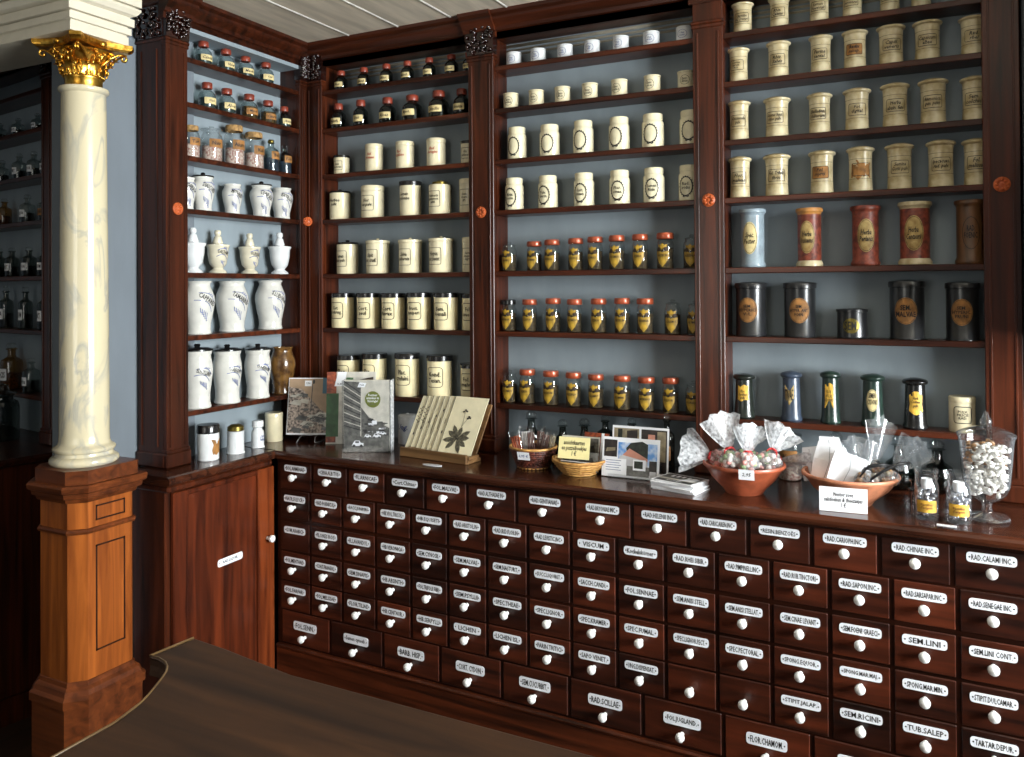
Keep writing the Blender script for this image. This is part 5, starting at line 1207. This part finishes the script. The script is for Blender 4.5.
def bowl(lbl, x, y, m, R, H, foot):
    o = thing('terracotta_bowl', lbl, 'bowl', (x, y, T0), 0)
    mb = MB(); mb.lathe([(0,0), (foot,0), (foot+.003,.004), (foot+.008,.012), (R*.78,H*.5), (R*.95,H*.86), (R*.985,H*.9)], 36); mb.lathe([(R*.93,H*.9), (R*.76,H*.56), (foot,.02), (0,.014)], 36); mb.build('bowl', m, o)
    mb = MB(); mb.lathe([(R*.975,H*.86), (R*1.0,H*.89), (R*1.01,H*.94), (R*.995,H*.99), (R*.96,H), (R*.93,H*.98), (R*.925,H*.89)], 36); mb.build('rim', m, o)
    return o
BX1, BY1 = 1.79, -.195
bowl('red terracotta bowl filled with cellophane bags of pink sweets', BX1, BY1, m_terr, .116, .088, .052)
G = 'cellophane sweet bags with red ties'
L1 = (BX1, BY1, T0)
side_x = (.92, .38, 0)
sweet_bag(L1, (-.062, -.01, .092), (-.75, -.35, .22), (.25, -.1, 1), .085, .10, 'sweet bag hanging out over the left rim of red terracotta bowl', G, seed=1, r=(.036,.034,.028))
sweet_bag(L1, (-.025, -.035, .095), (-.28, .05, .85), side_x, .10, .085, 'sweet bag with tall wide cellophane fan, left of centre in red bowl', G, seed=2, r=(.036,.034,.028))
sweet_bag(L1, (.018, -.045, .096), (.05, .05, 1), side_x, .078, .065, 'sweet bag with upright narrow cellophane tuft, centre of red bowl', G, seed=3, r=(.03,.03,.03))
sweet_bag(L1, (.066, -.005, .092), (.32, .25, .7), (.8, .3, .25), .075, .085, 'sweet bag with round cellophane fan at right of red bowl', G, seed=4, r=(.04,.034,.028))
sweet_bag(L1, (.06, .055, .09), (.85, .0, -.05), (.2, .5, -.8), .095, .085, 'sweet bag drooping over the right rim of red terracotta bowl', G, seed=5, r=(.034,.034,.024))
sweet_bag(L1, (.0, .045, .09), (.1, .5, .7), side_x, .06, .07, 'sweet bag at the back of red terracotta bowl, fan barely visible', G, seed=6, r=(.04,.034,.026))
price_tag(BX1+.03, BY1-.1195, T0+.0765, math.radians(4), .042, .031, '2,95', 'white price tag on the front of the red terracotta bowl', back=math.radians(-16), sp=.4)
BX2, BY2 = 2.075, -.19
bowl('pale terracotta bowl of white paper bags and black ribboned packets', BX2, BY2, m_terr2, .126, .084, .054)
L2 = (BX2, BY2, T0)
PB = [(-.088, .012, .052, -.50, .070, .085, -.3, 'folded white paper bag sticking out left of the pale bowl'), (-.052, -.028, .056, -.18, .085, .095, .1, 'large white paper bag at front left of the pale bowl'), (-.004, -.044, .058, .22, .095, .075, .3, 'large white paper bag at front centre of the pale bowl'), (-.04, .02, .058, .05, .06, .105, -.1, 'white paper bag standing behind the front paper bags')]
for x, y, z, a, w, h, ry, lbl in PB:
    o = thing('paper_bag', lbl, 'paper bag', (BX2+x, BY2+y, T0+z), a, 'white paper bags in the pale bowl')
    w, h = w*1.15, h*1.12; mb = MB(); mb.add([(-w/2, -.004, 0), (w/2, -.005, .005), (w/2, .006, .005), (-w/2, .006, 0), (-w*.5, -.008, h*.55), (w*.5, -.007, h*.5), (w*.5, .008, h*.5), (-w*.5, .007, h*.55), (-w*.46, -.001, h), (w*.3, -.001, h*.96), (w*.3, .001, h*.96), (-w*.46, .001, h)],
        [(0,1,5,4), (1,2,6,5), (2,3,7,6), (3,0,4,7), (4,5,9,8), (5,6,10,9), (6,7,11,10), (7,4,8,11), (8,9,10,11), (3,2,1,0)])
    mb.ribbon(lambda q, z_, e: (q, -.009-e, z_), [(-w*.12, h*.08), (-w*.05, h*.5), (-w*.1, h*.9)], .0012, 1)
    mb.build('bag', [m_wpap, m_plas], o, Matrix.Rotation(ry, 4, 'Y') @ Matrix.Rotation(-.25, 4, 'X'))
G2 = 'clear bags with black ribbons'
sweet_bag(L2, (.045, -.06, .078), (.1, .1, 1), side_x, .075, .05, 'clear bag with black ribbon at front of pale bowl, fan upright', G2, m_btie, g_cel2, False, (.03,.028,.024), 7)
sweet_bag(L2, (.06, .02, .085), (.12, .2, 1), side_x, .12, .06, 'clear bag with the tallest cellophane tip in pale bowl', G2, m_btie, g_cel2, False, (.03,.03,.026), 8)
sweet_bag(L2, (.092, -.02, .082), (.6, .1, .7), (.5, .2, -.6), .10, .08, 'clear bag leaning out over the right rim of pale bowl', G2, m_btie, g_cel2, False, (.032,.03,.024), 9)
sweet_bag(L2, (.02, .01, .085), (-.15, .1, 1), side_x, .07, .05, 'clear bag with black ribbon between paper bags and tallest tip', G2, m_btie, g_cel2, False, (.026,.026,.024), 10)
mb = MB()
for pts in ([(.03, -.08, .09), (.05, -.075, .118), (.085, -.06, .124), (.11, -.04, .115)], [(.055, -.085, .085), (.085, -.07, .108), (.125, -.05, .128), (.15, -.035, .128)]):
    v = []
    for p in pts: v += [(p[0], p[1]-.004, p[2]-.004), (p[0], p[1]+.004, p[2]+.004)]
    mb.add(v, [(2*i, 2*i+1, 2*i+3, 2*i+2) for i in range(3)]); mb.tube(pts, .0022, 5)
o = mb.build('ribbon', m_btie, None, None, L2); tag(o, 'loose black ribbon lying over the clear bags in the pale bowl', 'ribbon')
price_tag(BX2-.008, BY2-.116, T0+.0335, math.radians(5), .118, .066, 'Nestor soos\nsakdoeken & theezakjes\n1 €', 'white handwritten sign card leaning on the pale terracotta bowl', back=math.radians(-6), sp=.62)
# slim post standing in for the edge of a clear acrylic stand
o = thing('acrylic_post', 'slim clear acrylic post standing right of the pale terracotta bowl', 'acrylic post', (2.232, -.245, T0), 0)
part(o, 'tube', [(0,0), (.0075,0), (.008,.002), (.0055,.006), (.0055,.085), (.0085,.087), (.0085,.091), (.006,.093)], g_clear, 14); part(o, 'stopper', [(0,.062), (.012,.062), (.013,.065), (.012,.068), (0,.068)], m_black, 14)
# jars of silver sweets
for x, y, lbl in ((2.263, -.268, 'open glass jar of silver sweets with orange label, left of its twin'), (2.335, -.276, 'open glass jar of silver sweets with orange label, nearest the footed glass')):
    o = thing('sweet_jar', lbl, 'jar', (x, y, T0), 0, 'jars of silver sweets'); R, H = .0285, .128
    pr = [(0,0), (R*.94,0), (R,.004), (R,.084), (R*.9,.092), (R*.88,.096), (R*.88,.101), (R*.95,.103), (R*.95,.107), (R*.88,.109), (R*.88,.116), (R*.97,.118), (R*.97,.126), (R*.9,.128)]
    part(o, 'jar', pr, g_urn, 24)
    mb = MB(); rr = random.Random(int(x*1000))
    for k in range(95):
        a = rr.uniform(0, 2*PI); q = R*.82*math.sqrt(rr.random()); mb.ball((q*math.cos(a), q*math.sin(a), .008+.066*rr.random()), .0052, 0, 7, 5)
    s_ = mb.build('sweets', m_silver, o); s_['kind'] = 'stuff'
    mb = MB(); mb.lathe([(0,.077), (R*.4,.078), (R*.52,.09), (R*.45,.102), (R*.25,.096), (0,.102)], 9); mb.build('tissue_paper', m_wpap, o)
    lab(o, pr, lambda mb, f: (mb.fill(f, rrect(0, .036, R*1.75, .03, .003, 2), 0, .0005, 4), mb.text(f, 'Pastilles\nd’argent', 0, .036, R*1.1, .016, 1)), [m_yell, m_rust])
mb = MB(); mb.box(-.022, .022, -.007, .007, 0, .0012); mb.text(lambda a, c_, e: (a, c_, .0012+e), '3,50 €', 0, 0, .03, .008, 1, .0003)
o = mb.build('price_tag', [m_wpap, m_ink], None, None, (2.307, -.322, T0)); o.rotation_euler = (0, 0, -.06); tag(o, 'small white price label lying before the two silver sweet jars', 'price tag')
# footed glass urn
uo = thing('glass_urn', 'large footed glass urn with pointed lid filled with white shell pieces', 'glass urn', (2.40, -.205, T0), 0)
pr = [(0,0), (.051,0), (.053,.003), (.05,.008), (.03,.013), (.013,.018), (.011,.03), (.013,.042), (.03,.05), (.045,.064), (.053,.085), (.0565,.12), (.062,.185), (.064,.205), (.066,.209), (.063,.21)]
part(uo, 'vessel', pr, g_urn, 32)
part(uo, 'lid', [(.068,.2105), (.0685,.215), (.06,.221), (.035,.232), (.014,.236), (.011,.24), (.014,.244), (.0135,.251), (.008,.258), (.005,.27), (0,.275)], g_urn, 32)
mb = MB(); rr = random.Random(4)
for k in range(330):
    z = .060+.13*rr.random()**.9; Rz_ = .036+.020*min(1, (z-.055)/.06); a = rr.uniform(0, 2*PI); q = (Rz_-.005)*math.sqrt(rr.random())
    lowleft = z > .132 and math.cos(a+.9) < .25
    M = Matrix.Translation((q*math.cos(a), q*math.sin(a), z)) @ Matrix.Rotation(rr.uniform(0, 6), 4, 'X') @ Matrix.Rotation(rr.uniform(0, 6), 4, 'Z')
    mb.ball((0, 0, 0), rr.uniform(.006, .011), 1 if lowleft and rr.random() < .7 else 0, 6, 4, (1, .7, .35), M)
s_ = mb.build('shell_pieces', [m_shell, m_shellb], uo); s_['kind'] = 'stuff'

# ------------------------------------------------------------------ light, sky, camera
w = bpy.data.worlds.new('sky'); SC.world = w; w.use_nodes = True
nt = w.node_tree; bg = nt.nodes['Background']
sky = nt.nodes.new('ShaderNodeTexSky'); sky.sky_type = 'HOSEK_WILKIE'; sky.sun_direction = (-.5, .4, .7); sky.turbidity = 5
nt.links.new(sky.outputs[0], bg.inputs['Color']); bg.inputs['Strength'].default_value = .5
def area(name, loc, rot, sx, sy, power, col):
    l = bpy.data.lights.new(name, 'AREA'); l.shape = 'RECTANGLE'; l.size = sx; l.size_y = sy; l.energy = power; l.color = col
    o = bpy.data.objects.new(name, l); COL.objects.link(o); o.location = loc; o.rotation_euler = rot; return o
a, c, z0, z1 = WR[0]
area('daylight_right_window', (4.75, (a+c)/2, (z0+z1)/2), (0, PI/2, 0), z1-z0, c-a, 640, (.95, .98, 1.))
a, c, z0, z1 = WF[0]
area('daylight_front_window', ((a+c)/2, -4.9, (z0+z1)/2), (PI/2, 0, 0), c-a, z1-z0, 32, (1., .96, .88))

cam = bpy.data.cameras.new('camera'); co = bpy.data.objects.new('camera', cam); COL.objects.link(co); SC.camera = co
cam.sensor_width = 36; cam.sensor_fit = 'HORIZONTAL'; cam.lens = 819.69/1024*36
cam.shift_x = 0; cam.shift_y = -(378.5-279.47)/1024
cam.clip_start = .05
yaw, pit, rol = .4684, .0089, -.0066
fw = Vector((-math.sin(yaw)*math.cos(pit), math.cos(yaw)*math.cos(pit), math.sin(pit)))
r0 = Vector((math.cos(yaw), math.sin(yaw), 0)); u0 = r0.cross(fw)
r1 = r0*math.cos(rol)+u0*math.sin(rol); u1 = -r0*math.sin(rol)+u0*math.cos(rol)
co.matrix_world = Matrix(((r1.x, u1.x, -fw.x, 2.2687), (r1.y, u1.y, -fw.y, -2.6239), (r1.z, u1.z, -fw.z, 1.55), (0, 0, 0, 1)))
SC.view_settings.view_transform = 'Standard'; SC.view_settings.look = 'None'; SC.view_settings.exposure = -.25; SC.view_settings.gamma = 1
SC.view_settings.use_curve_mapping = False
